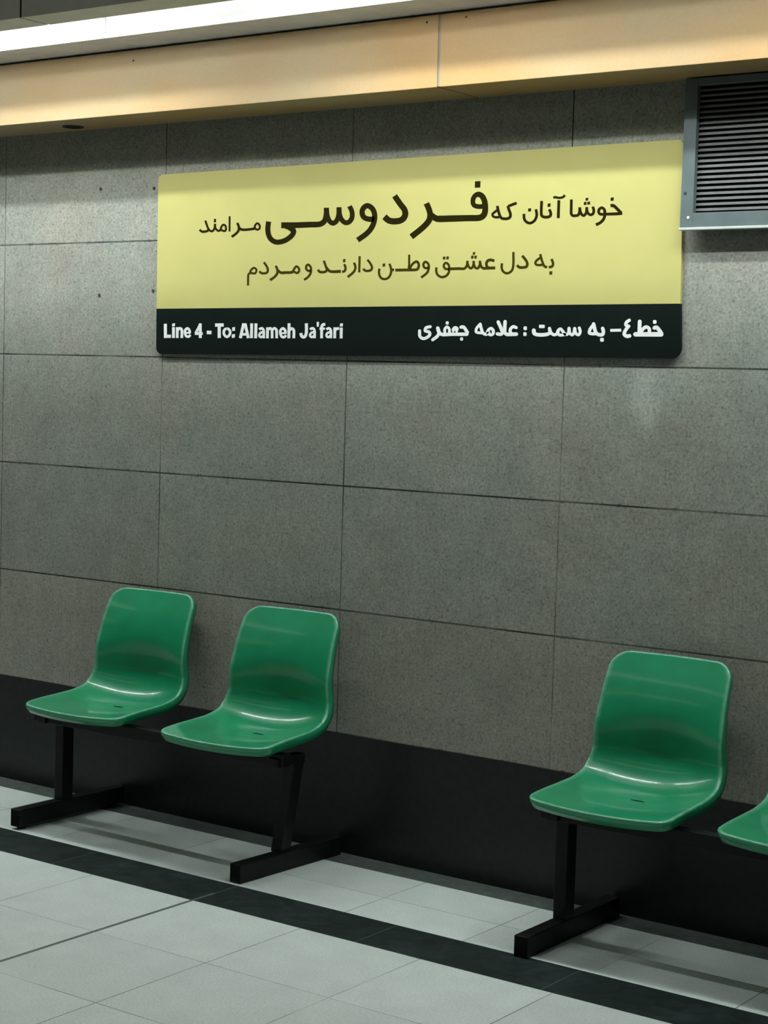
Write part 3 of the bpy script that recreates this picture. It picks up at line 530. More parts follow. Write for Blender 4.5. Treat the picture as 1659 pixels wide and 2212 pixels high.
VERSE_LOWER = [
 ("s",[(15697,2960,15776,2989),(15708,2940,15787,2969),(15719,2920,15798,2950),(15730,2901,15810,2929),(15738,2884,15820,2907),(15744,2869,15829,2884),(15747,2855,15833,2865),(15750,2841,15837,2846),(15751,2829,15839,2827),(15751,2819,15838,2806),(15749,2811,15833,2786),(15745,2804,15825,2768),(15740,2797,15814,2752),(15734,2790,15800,2737),(15727,2784,15784,2724),(15723,2782,15764,2713),(15717,2780,15738,2706),(15706,2779,15714,2704),(15689,2779,15692,2704),(15669,2780,15673,2705),(15649,2780,15655,2704)]),
 ("s",[(15599,2785,15608,2714),(15582,2784,15595,2713),(15566,2782,15581,2711),(15555,2781,15562,2710),(15550,2781,15538,2711),(15551,2780,15509,2720),(15542,2787,15482,2740),(15529,2802,15460,2765),(15515,2823,15442,2791),(15501,2847,15426,2817),(15487,2870,15412,2842),(15476,2891,15399,2866),(15466,2912,15388,2891),(15457,2934,15378,2915),(15448,2958,15369,2940),(15439,2983,15359,2965),(15428,3011,15348,2994),(15418,3041,15338,3024),(15408,3071,15327,3055),(15398,3102,15317,3086),(15387,3133,15307,3116)]),
 ("s",[(15370,3056,15409,2996),(15347,3047,15386,2985),(15324,3037,15362,2976),(15300,3027,15340,2967),(15275,3015,15320,2957),(15251,3000,15303,2946),(15228,2984,15284,2932),(15205,2965,15264,2916),(15183,2944,15247,2900),(15165,2921,15236,2887),(15154,2894,15232,2877),(15153,2871,15233,2873),(15158,2849,15234,2865),(15167,2829,15238,2856),(15179,2811,15243,2849),(15197,2794,15246,2846),(15221,2782,15251,2844),(15247,2775,15260,2841),(15270,2772,15276,2839),(15293,2770,15294,2838),(15316,2769,15313,2837),(15344,2769,15336,2837),(15374,2771,15361,2839),(15403,2774,15388,2842),(15431,2778,15417,2845),(15458,2780,15445,2848)]),
 ("p",[(15683,2616),(15783,2620),(15781,2523),(15681,2519)]),
 ("s",[(14695,3066,14765,3114),(14727,3033,14797,3082),(14760,3000,14830,3049),(14792,2968,14863,3015),(14819,2938,14894,2982),(14839,2911,14918,2949),(14850,2894,14932,2926),(14859,2878,14944,2905),(14865,2863,14954,2883),(14869,2851,14960,2860),(14870,2839,14963,2836),(14869,2828,14962,2814),(14867,2816,14957,2793),(14863,2804,14949,2771),(14858,2796,14936,2751),(14854,2792,14917,2732),(14851,2791,14892,2719),(14842,2789,14867,2712),(14827,2787,14843,2709),(14808,2786,14821,2707),(14787,2784,14800,2706),(14761,2782,14774,2704),(14734,2780,14743,2701),(14708,2780,14710,2701),(14685,2781,14676,2703),(14667,2784,14641,2710),(14655,2790,14610,2722),(14640,2799,14585,2738),(14623,2811,14563,2753),(14604,2826,14545,2768),(14584,2840,14526,2781)]),
 ("s",[(14376,3204,14460,3203),(14379,3112,14463,3111),(14384,3015,14469,3015),(14389,2922,14473,2920),(14389,2839,14473,2832),(14383,2772,14467,2761),(14377,2745,14460,2728),(14371,2721,14453,2700),(14364,2702,14443,2673),(14355,2685,14430,2649),(14344,2671,14412,2626),(14330,2658,14391,2606),(14313,2646,14366,2588),(14294,2635,14340,2573),(14274,2626,14313,2561),(14255,2620,14287,2552),(14241,2616,14264,2547),(14226,2614,14240,2543),(14212,2614,14216,2542),(14199,2614,14192,2543),(14187,2616,14167,2548),(14172,2621,14141,2556),(14156,2628,14116,2567),(14140,2637,14091,2581),(14125,2648,14069,2596),(14112,2659,14049,2614),(14101,2671,14031,2633),(14090,2686,14016,2655),(14081,2702,14003,2678),(14074,2720,13993,2702),(14068,2737,13985,2727),(14065,2760,13980,2758),(14065,2785,13980,2791),(14067,2814,13982,2822),(14069,2844,13984,2852),(14071,2874,13986,2881)]),
 ("s",[(13769,2994,13748,2915),(13740,3001,13717,2922),(13710,3009,13686,2930),(13678,3017,13658,2937),(13643,3023,13635,2942),(13608,3025,13615,2943),(13580,3023,13601,2941),(13554,3018,13585,2938),(13528,3010,13572,2934),(13504,3000,13561,2929),(13482,2985,13553,2924),(13463,2966,13546,2917),(13449,2946,13538,2906),(13438,2923,13532,2893),(13431,2901,13528,2880),(13427,2878,13525,2868),(13427,2856,13526,2857),(13431,2833,13528,2845),(13437,2812,13531,2833),(13446,2791,13536,2822),(13459,2772,13541,2813),(13474,2755,13544,2810),(13491,2743,13550,2806),(13505,2734,13560,2800),(13518,2727,13573,2793),(13528,2720,13586,2784)]),
 ("s",[(13792,2788,13799,2701),(13744,2787,13751,2700),(13696,2786,13703,2700),(13648,2785,13655,2700),(13600,2784,13607,2699),(13554,2783,13562,2699),(13511,2781,13522,2698),(13469,2778,13481,2696),(13431,2775,13438,2694),(13401,2776,13395,2695),(13379,2779,13354,2703),(13369,2783,13327,2714),(13359,2788,13304,2727),(13350,2794,13285,2742),(13341,2803,13268,2759),(13333,2812,13252,2779),(13320,2833,13235,2811),(13311,2862,13224,2848),(13302,2896,13215,2886),(13293,2933,13207,2923),(13283,2969,13199,2957)]),
 ("s",[(13198,2963,13284,2963),(13199,2940,13286,2941),(13202,2917,13288,2918),(13203,2895,13290,2894),(13203,2876,13289,2867),(13200,2859,13285,2840),(13193,2838,13275,2812),(13183,2814,13263,2783),(13171,2792,13247,2755),(13159,2778,13226,2729),(13152,2773,13197,2710),(13153,2774,13166,2702),(13147,2774,13139,2703),(13137,2776,13114,2708),(13127,2780,13090,2716),(13121,2783,13067,2729),(13112,2790,13044,2748),(13102,2804,13026,2772),(13092,2822,13012,2796),(13083,2842,13001,2821),(13076,2861,12992,2845),(13070,2879,12985,2870),(13067,2899,12981,2896),(13065,2921,12979,2920),(13064,2945,12977,2943),(13061,2968,12975,2966)]),
 ("s",[(12975,2968,13061,2965),(12975,2942,13062,2940),(12976,2915,13063,2914),(12977,2891,13064,2886),(12976,2870,13062,2857),(12971,2851,13055,2829),(12963,2832,13044,2802),(12952,2811,13029,2775),(12939,2793,13011,2750),(12928,2781,12989,2727),(12922,2777,12961,2712),(12926,2779,12932,2707),(12924,2779,12907,2709),(12918,2781,12886,2715),(12910,2785,12867,2724),(12905,2788,12848,2735),(12895,2796,12827,2754),(12884,2810,12809,2776),(12873,2827,12795,2799),(12863,2847,12782,2823),(12854,2866,12772,2846),(12847,2885,12763,2871),(12842,2906,12756,2896),(12838,2928,12751,2920),(12834,2951,12747,2944),(12829,2975,12743,2966)]),
 ("s",[(12742,2971,12829,2970),(12743,2944,12831,2945),(12745,2918,12834,2919),(12746,2894,12836,2891),(12745,2873,12835,2861),(12740,2856,12828,2831),(12731,2837,12815,2802),(12717,2817,12797,2774),(12702,2799,12775,2747),(12685,2784,12748,2723),(12670,2776,12713,2704),(12650,2772,12669,2693),(12622,2772,12624,2691),(12585,2775,12580,2694),(12542,2779,12539,2697),(12495,2781,12498,2698),(12431,2781,12437,2698),(12364,2781,12369,2697),(12293,2781,12298,2696),(12221,2781,12227,2695),(12151,2781,12157,2695)]),
 ("p",[(12979,3226),(13066,3229),(13062,3149),(12976,3145)]),
 ("p",[(12922,3121),(13012,3125),(13009,3037),(12919,3033)]),
 ("p",[(13039,3119),(13126,3123),(13123,3035),(13036,3031)]),
 ("s",[(12144,2766,12147,2696),(12114,2767,12119,2696),(12083,2766,12090,2695),(12056,2765,12057,2695),(12036,2767,12023,2698),(12022,2770,11990,2707),(12014,2775,11964,2720),(12004,2783,11943,2736),(11994,2792,11925,2753),(11986,2803,11911,2772),(11981,2812,11901,2791),(11978,2821,11894,2811),(11977,2832,11891,2832),(11977,2843,11891,2853),(11979,2853,11896,2873),(11981,2859,11905,2893),(11987,2865,11919,2911),(11996,2873,11937,2927),(12007,2880,11958,2940),(12015,2884,11983,2950),(12017,2884,12013,2955),(12020,2884,12045,2950),(12030,2879,12071,2939),(12043,2872,12095,2926),(12056,2862,12115,2910),(12066,2853,12133,2894),(12072,2845,12147,2876),(12077,2836,12157,2858),(12082,2824,12164,2839),(12086,2809,12169,2821),(12090,2794,12173,2804),(12094,2775,12178,2782),(12097,2755,12182,2759),(12099,2736,12184,2735),(12099,2716,12184,2710),(12097,2697,12181,2684),(12092,2675,12175,2657),(12085,2651,12167,2629),(12075,2629,12155,2600),(12064,2608,12140,2573),(12051,2591,12121,2548),(12038,2578,12101,2528),(12022,2566,12078,2511),(12004,2555,12053,2496),(11984,2546,12026,2483),(11965,2539,11999,2473),(11944,2533,11971,2465),(11921,2529,11940,2459),(11899,2526,11909,2456),(11878,2526,11876,2456),(11859,2528,11843,2460),(11837,2534,11808,2469),(11813,2543,11774,2482),(11789,2556,11742,2498),(11768,2569,11713,2517),(11751,2583,11687,2538),(11739,2596,11668,2559),(11729,2610,11653,2581),(11721,2626,11641,2604),(11714,2644,11631,2627),(11708,2662,11624,2651),(11704,2683,11618,2679),(11703,2706,11616,2708),(11703,2732,11617,2736),(11704,2759,11618,2763),(11704,2786,11618,2790)]),
 ("p",[(11891,3108),(11983,3112),(11980,3023),(11888,3019)]),
 ("p",[(12020,3110),(12111,3114),(12108,3025),(12016,3021)]),
 ("s",[(11363,2818,11377,2747),(11336,2815,11353,2745),(11309,2811,11327,2741),(11285,2808,11297,2737),(11269,2807,11265,2737),(11259,2809,11231,2743),(11253,2813,11203,2756),(11243,2820,11181,2772),(11234,2830,11163,2790),(11226,2840,11149,2810),(11221,2850,11138,2830),(11218,2859,11132,2852),(11217,2872,11129,2874),(11217,2885,11131,2897),(11220,2896,11136,2918),(11224,2905,11145,2938),(11229,2911,11158,2956),(11237,2919,11175,2971),(11246,2925,11194,2984),(11253,2928,11217,2994),(11254,2929,11245,3000),(11256,2928,11276,2997),(11265,2925,11302,2988),(11277,2919,11324,2976),(11290,2911,11345,2963),(11300,2903,11363,2949),(11308,2894,11379,2933),(11316,2884,11392,2914),(11323,2871,11403,2895),(11329,2858,11412,2876),(11334,2845,11418,2857),(11337,2830,11423,2835),(11338,2814,11425,2813),(11338,2798,11424,2791),(11336,2780,11422,2769),(11333,2762,11419,2748),(11329,2742,11414,2725),(11323,2721,11407,2700),(11316,2701,11398,2675),(11307,2683,11386,2651),(11296,2666,11371,2627),(11284,2652,11352,2606),(11268,2638,11332,2587),(11250,2623,11310,2570),(11229,2609,11288,2554),(11208,2594,11265,2538),(11184,2578,11239,2521),(11158,2563,11211,2504),(11131,2547,11183,2488),(11103,2531,11156,2472),(11076,2515,11129,2457)]),
 ("s",[(10587,3194,10668,3193),(10589,3141,10670,3139),(10591,3087,10672,3085),(10592,3033,10673,3031),(10593,2981,10675,2978),(10594,2932,10675,2928),(10593,2894,10674,2890),(10592,2859,10673,2854),(10590,2824,10671,2819),(10588,2790,10669,2784),(10587,2755,10668,2749)]),
 ("s",[(10707,2737,10625,2765),(10718,2760,10635,2787),(10728,2783,10644,2809),(10738,2804,10655,2833),(10748,2823,10667,2857),(10760,2840,10683,2881),(10774,2857,10701,2902),(10791,2873,10722,2923),(10810,2889,10744,2943),(10828,2903,10768,2960),(10847,2914,10792,2976),(10865,2924,10813,2987),(10883,2932,10837,2999),(10899,2938,10863,3009),(10910,2940,10892,3015),(10913,2940,10926,3015),(10913,2940,10956,3005),(10919,2936,10980,2991),(10928,2928,10999,2975),(10936,2918,11015,2958),(10942,2909,11028,2940),(10948,2898,11039,2918),(10952,2883,11046,2894),(10954,2867,11050,2869),(10954,2851,11051,2845),(10953,2837,11048,2821),(10948,2820,11042,2797),(10941,2803,11032,2772),(10932,2787,11019,2747),(10923,2776,11000,2724),(10915,2770,10975,2704),(10909,2767,10944,2691),(10897,2766,10913,2686),(10878,2766,10885,2684),(10853,2766,10859,2684),(10824,2765,10832,2683),(10774,2764,10780,2682),(10717,2764,10720,2682),(10654,2765,10657,2682),(10588,2767,10591,2683),(10521,2768,10525,2684),(10443,2768,10448,2684),(10362,2768,10366,2684),(10279,2769,10283,2684),(10195,2769,10200,2684),(10112,2770,10117,2684)]),
 ("s",[(10071,2773,10061,2691),(9964,2785,9954,2703)]),
 ("s",[(9839,2916,9922,2940),(9852,2890,9934,2915),(9865,2865,9947,2891),(9878,2841,9961,2865),(9889,2818,9973,2838),(9897,2795,9983,2810),(9903,2772,9991,2783),(9908,2749,9997,2756),(9912,2726,10001,2729),(9913,2704,10003,2701),(9912,2683,10001,2673),(9908,2660,9997,2645),(9902,2636,9989,2616),(9894,2613,9979,2588),(9884,2592,9966,2561),(9872,2573,9951,2535),(9859,2556,9933,2513),(9843,2540,9913,2492),(9826,2525,9890,2472),(9809,2513,9865,2455),(9791,2504,9838,2440),(9775,2497,9810,2430),(9756,2492,9782,2423),(9736,2489,9752,2418),(9716,2488,9722,2416),(9697,2488,9692,2417),(9677,2491,9661,2420),(9656,2496,9630,2427),(9635,2502,9599,2437),(9616,2511,9570,2450),(9601,2519,9543,2466),(9589,2530,9519,2486),(9577,2544,9500,2509),(9566,2561,9485,2532),(9555,2579,9472,2554),(9547,2597,9462,2576),(9542,2611,9455,2595),(9538,2624,9449,2614),(9535,2638,9446,2633),(9534,2653,9444,2652),(9533,2669,9443,2671),(9533,2688,9443,2695),(9535,2708,9446,2719),(9539,2730,9449,2742),(9543,2752,9453,2765),(9546,2775,9456,2787)]),
 ("p",[(9622,2935),(9722,2939),(9718,2844),(9618,2840)]),
 ("s",[(8988,3047,9060,3089),(9017,3017,9088,3060),(9047,2986,9118,3029),(9076,2957,9148,2998),(9101,2929,9176,2967),(9121,2902,9199,2937),(9135,2883,9214,2915),(9147,2865,9228,2893),(9156,2848,9241,2871),(9162,2833,9250,2847),(9164,2821,9254,2822),(9163,2811,9254,2800),(9161,2799,9249,2779),(9157,2788,9242,2759),(9151,2779,9230,2740),(9146,2773,9215,2723),(9141,2769,9195,2709),(9132,2766,9173,2700),(9119,2762,9151,2693),(9104,2758,9129,2688),(9087,2756,9108,2684),(9064,2753,9079,2681),(9038,2751,9047,2678),(9012,2750,9013,2678),(8989,2752,8978,2681),(8972,2756,8943,2688),(8960,2761,8913,2700),(8947,2769,8888,2716),(8931,2782,8868,2732),(8913,2796,8851,2746),(8894,2811,8834,2758)]),
 ("s",[(8669,3183,8757,3180),(8669,2673,8757,2670)]),
 ("s",[(8448,2966,8533,2998),(8461,2946,8544,2980),(8474,2928,8557,2961),(8486,2910,8571,2941),(8494,2895,8584,2919),(8500,2880,8593,2894),(8504,2862,8599,2869),(8507,2842,8602,2843),(8507,2822,8602,2816),(8505,2803,8600,2790),(8501,2785,8594,2764),(8494,2769,8584,2740),(8486,2753,8572,2717),(8474,2737,8556,2695),(8460,2720,8538,2674),(8443,2703,8516,2652),(8411,2677,8479,2620),(8370,2649,8433,2589),(8324,2620,8384,2559),(8274,2590,8335,2529),(8227,2560,8289,2500)]),
 ("s",[(8068,2924,8152,2953),(8079,2906,8162,2936),(8090,2888,8173,2918),(8100,2872,8184,2899),(8108,2858,8195,2879),(8112,2844,8203,2857),(8115,2830,8207,2836),(8117,2816,8210,2816),(8117,2801,8210,2795),(8116,2788,8207,2774),(8112,2777,8202,2755),(8109,2769,8194,2738),(8103,2760,8185,2722),(8097,2753,8173,2708),(8092,2747,8158,2694),(8087,2745,8138,2681),(8083,2743,8113,2673),(8074,2742,8090,2669),(8060,2741,8069,2668),(8041,2741,8052,2668),(8023,2739,8036,2666)]),
 ("p",[(8060,3100),(8156,3104),(8152,3003),(8056,2998)]),
 ("s",[(7980,2763,7988,2670),(7892,2760,7902,2668),(7800,2756,7810,2665),(7712,2753,7719,2663),(7637,2753,7633,2665),(7581,2760,7561,2674),(7565,2764,7525,2685),(7549,2770,7496,2697),(7535,2777,7472,2711),(7521,2786,7451,2725),(7508,2795,7432,2741),(7496,2805,7414,2759),(7486,2817,7399,2778),(7475,2832,7387,2796),(7462,2848,7376,2813),(7450,2865,7365,2829)]),
 ("s",[(7240,3053,7328,3076),(7257,3018,7345,3040),(7274,2981,7362,3004),(7291,2945,7379,2968),(7307,2910,7395,2933),(7322,2879,7410,2902),(7333,2857,7421,2880),(7343,2836,7430,2860),(7352,2817,7440,2841),(7361,2798,7449,2822),(7371,2778,7459,2802)]),
 ("s",[(7413,2817,7489,2762),(7392,2799,7470,2746),(7372,2780,7451,2728),(7355,2764,7429,2708),(7339,2753,7402,2688),(7325,2746,7366,2672),(7296,2740,7319,2661),(7258,2736,7268,2657),(7218,2736,7216,2656),(7181,2739,7165,2661),(7153,2745,7119,2672),(7144,2750,7085,2687),(7132,2759,7060,2705),(7119,2772,7041,2723),(7102,2788,7025,2738),(7084,2804,7009,2752)]),
 ("s",[(6764,2783,6766,2709),(6738,2783,6743,2709),(6712,2783,6719,2709),(6690,2782,6690,2708),(6674,2783,6659,2711),(6663,2786,6627,2719),(6651,2792,6599,2732),(6637,2801,6574,2748),(6624,2812,6551,2767),(6615,2822,6532,2788),(6610,2831,6519,2812),(6608,2840,6513,2838),(6608,2855,6513,2865),(6611,2871,6518,2890),(6616,2884,6527,2914),(6623,2894,6541,2935),(6627,2898,6557,2951),(6635,2903,6575,2963),(6642,2907,6597,2974),(6647,2909,6622,2981),(6644,2909,6654,2982),(6647,2908,6688,2974),(6659,2902,6716,2959),(6674,2891,6741,2941),(6688,2878,6762,2921),(6699,2866,6781,2900),(6708,2851,6796,2876),(6715,2833,6807,2849),(6720,2813,6814,2822),(6724,2792,6818,2795),(6725,2771,6820,2769),(6725,2751,6820,2744),(6722,2731,6817,2718),(6718,2711,6811,2693),(6712,2692,6803,2668),(6703,2673,6792,2643),(6691,2652,6776,2617),(6676,2631,6758,2591),(6658,2611,6736,2566),(6639,2591,6713,2542),(6618,2573,6686,2520),(6594,2557,6655,2498),(6565,2541,6620,2479),(6533,2525,6586,2462),(6499,2509,6553,2446),(6466,2492,6520,2430)]),
 ("s",[(6042,2698,5960,2733),(6058,2721,5976,2756),(6074,2745,5991,2779),(6089,2767,6007,2803),(6104,2788,6025,2827),(6120,2808,6042,2848),(6135,2826,6058,2866),(6150,2844,6074,2886),(6164,2858,6093,2905),(6172,2864,6118,2924),(6168,2864,6157,2935),(6166,2864,6197,2929),(6177,2858,6229,2915),(6194,2848,6255,2898),(6209,2835,6278,2879),(6220,2823,6297,2860),(6226,2814,6310,2840),(6232,2802,6320,2819),(6235,2789,6326,2797),(6237,2777,6329,2776),(6236,2767,6327,2754),(6233,2756,6321,2733),(6227,2744,6311,2713),(6220,2733,6298,2693),(6212,2726,6279,2675),(6209,2723,6255,2660),(6209,2723,6227,2653),(6203,2723,6200,2652),(6191,2725,6177,2655),(6177,2728,6156,2659),(6162,2731,6134,2664),(6144,2737,6108,2672),(6124,2745,6081,2683),(6102,2755,6056,2695),(6078,2767,6032,2707),(6054,2778,6009,2717)]),
 ("s",[(6051,2800,6116,2726),(6028,2788,6095,2716),(6007,2776,6075,2704),(5988,2766,6051,2692),(5971,2759,6022,2679),(5954,2754,5986,2669),(5920,2749,5936,2662),(5877,2747,5883,2660),(5828,2748,5830,2660),(5776,2749,5778,2662),(5725,2750,5732,2662),(5678,2748,5691,2660),(5633,2745,5647,2657),(5593,2743,5600,2655),(5559,2743,5551,2656),(5533,2747,5502,2664),(5516,2754,5461,2678),(5497,2764,5428,2696),(5475,2779,5400,2715),(5450,2797,5376,2732),(5424,2814,5352,2747)]),
 ("s",[(5252,2917,5345,2946),(5269,2888,5361,2918),(5287,2858,5379,2889),(5303,2831,5397,2859),(5316,2806,5413,2827),(5323,2783,5423,2794),(5325,2764,5427,2766),(5326,2745,5427,2738),(5323,2725,5424,2711),(5319,2707,5418,2685),(5312,2690,5407,2659),(5302,2674,5392,2634),(5289,2657,5374,2611),(5272,2641,5352,2589),(5253,2624,5329,2569),(5231,2607,5303,2549),(5200,2586,5266,2524),(5164,2565,5225,2501),(5123,2544,5182,2478),(5080,2522,5140,2457),(5038,2500,5099,2435)]),
 ("s",[(4748,3034,4829,3074),(4780,2997,4861,3038),(4815,2960,4895,3001),(4847,2924,4929,2964),(4874,2892,4959,2926),(4893,2862,4983,2890),(4901,2844,4995,2865),(4908,2827,5004,2842),(4913,2811,5010,2819),(4914,2797,5013,2795),(4913,2783,5011,2772),(4911,2772,5007,2752),(4907,2760,5000,2732),(4901,2751,4988,2712),(4896,2744,4970,2693),(4893,2741,4942,2675),(4867,2733,4896,2661),(4826,2728,4840,2653),(4777,2727,4780,2651),(4732,2729,4722,2655),(4700,2735,4672,2664),(4693,2739,4638,2678),(4683,2746,4613,2694),(4671,2757,4595,2710),(4655,2772,4581,2724),(4638,2786,4566,2736)]),
 ("s",[(4240,2714,4158,2746),(4252,2733,4169,2764),(4263,2752,4180,2783),(4274,2770,4192,2803),(4284,2785,4207,2824),(4297,2797,4226,2843),(4312,2810,4247,2860),(4331,2822,4271,2876),(4349,2833,4298,2892),(4363,2838,4329,2904),(4370,2840,4365,2909),(4377,2838,4402,2904),(4392,2833,4433,2893),(4408,2825,4462,2879),(4421,2816,4487,2861),(4427,2810,4506,2841),(4428,2806,4517,2818),(4429,2798,4520,2796),(4428,2787,4518,2776),(4425,2774,4514,2757),(4421,2762,4508,2740),(4416,2751,4502,2725),(4411,2741,4493,2709),(4405,2733,4481,2692),(4400,2728,4463,2676),(4400,2727,4433,2662),(4385,2725,4390,2656),(4355,2728,4344,2660),(4314,2734,4301,2666),(4269,2739,4265,2670),(4227,2739,4238,2670),(4198,2735,4222,2668),(4174,2730,4205,2664),(4148,2723,4192,2661),(4123,2711,4183,2657),(4101,2692,4179,2654),(4085,2664,4174,2644),(4080,2633,4171,2626),(4080,2602,4171,2601),(4081,2572,4172,2571),(4081,2543,4172,2539),(4080,2499,4171,2495),(4080,2450,4171,2448),(4081,2399,4172,2397),(4081,2348,4173,2346),(4082,2298,4173,2296)]),
]
LINE_NUMBER = [
 ("p",[(19251,1152),(19248,1116),(19233,1101),(19195,1097),(19157,1101),(19141,1115),(19135,1151),(19138,1188),(19152,1202),(19191,1207),(19229,1202),(19245,1188)]),
 ("s",[(19138,959,19133,970),(19154,941,19131,993),(19184,930,19143,1019),(19215,932,19168,1035),(19230,937,19178,1039),(19243,943,19189,1043),(19250,946,19207,1050),(19248,946,19232,1055),(19237,947,19268,1052),(19236,947,19302,1038),(19244,941,19327,1019),(19257,929,19348,1000),(19272,912,19365,981),(19288,896,19381,964),(19304,878,19399,944),(19319,860,19418,922),(19335,840,19435,901),(19352,819,19451,880),(19368,798,19467,859),(19393,779,19479,833),(19424,774,19474,805),(19449,780,19459,787)]),
 ("s",[(19483,812,19483,799),(19472,838,19475,773),(19444,862,19449,748),(19407,871,19413,739),(19345,870,19351,739),(19284,869,19290,739),(19223,869,19229,739),(19159,868,19165,738),(19091,867,19097,738),(19000,866,19005,738),(18901,865,18907,737),(18800,864,18805,737),(18697,863,18702,736),(18595,862,18601,736),(18560,853,18565,744),(18535,830,18538,767),(18527,805,18527,792)]),
 ("s",[(18712,1214,18725,1214),(18688,1208,18750,1206),(18665,1188,18773,1186),(18657,1161,18781,1158),(18659,833,18783,830),(18667,805,18775,803),(18690,784,18753,783),(18715,777,18728,776)]),
 ("s",[(18729,778,18718,783),(18751,775,18702,798),(18778,782,18693,822),(18797,800,18699,847),(18812,826,18713,871),(18826,851,18726,896),(18838,874,18741,923),(18851,894,18759,950),(18865,910,18781,975),(18882,925,18804,996),(18901,940,18830,1017),(18919,952,18859,1036),(18933,959,18892,1051),(18939,960,18931,1058),(18942,960,18968,1053),(18951,956,18999,1042),(18963,949,19027,1027),(18973,941,19051,1007),(18978,937,19073,982),(18981,929,19087,948),(18982,914,19092,915),(18982,890,19092,885),(18981,862,19090,858),(18982,834,19091,833),(18989,810,19084,809),(19010,792,19065,791),(19032,785,19043,785)]),
 ("s",[(18422,1228,18428,1220),(18404,1240,18435,1202),(18377,1243,18432,1179),(18352,1235,18416,1160),(18333,1222,18394,1147),(18311,1210,18372,1133),(18287,1195,18353,1122),(18264,1177,18340,1112),(18244,1155,18333,1104),(18232,1133,18330,1098),(18225,1111,18327,1088),(18221,1088,18325,1080),(18223,1063,18325,1077),(18237,1033,18322,1083),(18265,1010,18317,1088),(18294,998,18324,1085),(18320,992,18341,1081),(18341,988,18365,1077),(18360,983,18387,1071),(18387,982,18410,1058),(18410,993,18424,1037),(18422,1009,18425,1018)]),
 ("s",[(18387,1070,18396,1064),(18364,1076,18411,1047),(18336,1071,18417,1022),(18315,1055,18407,998),(18294,1029,18386,971),(18272,1001,18364,943),(18249,973,18344,916),(18228,943,18327,892),(18211,914,18315,869),(18200,891,18307,852),(18190,867,18300,834),(18182,842,18296,820),(18179,813,18295,812),(18185,780,18295,812),(18202,752,18295,813),(18224,732,18301,809),(18248,716,18310,803),(18273,703,18321,798),(18301,693,18328,795),(18332,689,18332,795),(18360,691,18340,796),(18383,694,18355,799),(18401,698,18375,803),(18419,700,18396,806),(18447,711,18427,803),(18465,734,18453,787),(18468,756,18465,767)]),
 ("s",[(17783,863,17777,946),(18139,873,18133,956)]),
 ("s",[(17507,1006,17518,1009),(17487,994,17543,1008),(17473,971,17570,995),(17475,945,17586,973),(17481,926,17592,956),(17489,908,17599,939),(17495,893,17607,919),(17498,881,17613,896),(17499,870,17616,872),(17499,857,17616,849),(17498,842,17614,826),(17496,831,17608,800),(17494,826,17596,774),(17497,828,17571,747),(17496,828,17534,730),(17482,826,17497,724),(17461,826,17460,723),(17439,828,17424,726),(17420,831,17392,732),(17408,835,17365,741),(17395,840,17338,752),(17384,847,17313,767),(17374,855,17290,786),(17365,863,17266,811),(17348,893,17239,856),(17332,935,17219,910),(17317,987,17202,966),(17301,1044,17187,1021),(17285,1097,17171,1073),(17269,1121,17171,1100),(17243,1134,17186,1123),(17219,1136,17207,1134)]),
 ("s",[(17241,1093,17250,1087),(17220,1099,17263,1071),(17192,1096,17268,1048),(17171,1081,17258,1025),(17150,1056,17237,999),(17128,1030,17214,973),(17104,1003,17193,948),(17082,973,17176,926),(17066,943,17165,905),(17056,918,17159,889),(17048,893,17153,871),(17044,866,17150,856),(17044,836,17150,848),(17057,804,17148,851),(17085,780,17142,858),(17113,769,17144,857),(17138,764,17156,855),(17160,760,17173,853),(17180,758,17190,850),(17205,756,17207,849),(17230,756,17225,849),(17254,757,17246,850),(17277,758,17269,851),(17299,759,17292,851),(17325,766,17319,846),(17343,783,17340,830),(17348,802,17348,811)]),
 ("p",[(17586,634),(17583,596),(17567,581),(17525,576),(17482,581),(17465,595),(17458,633),(17462,671),(17478,686),(17520,691),(17562,687),(17579,672)]),
]
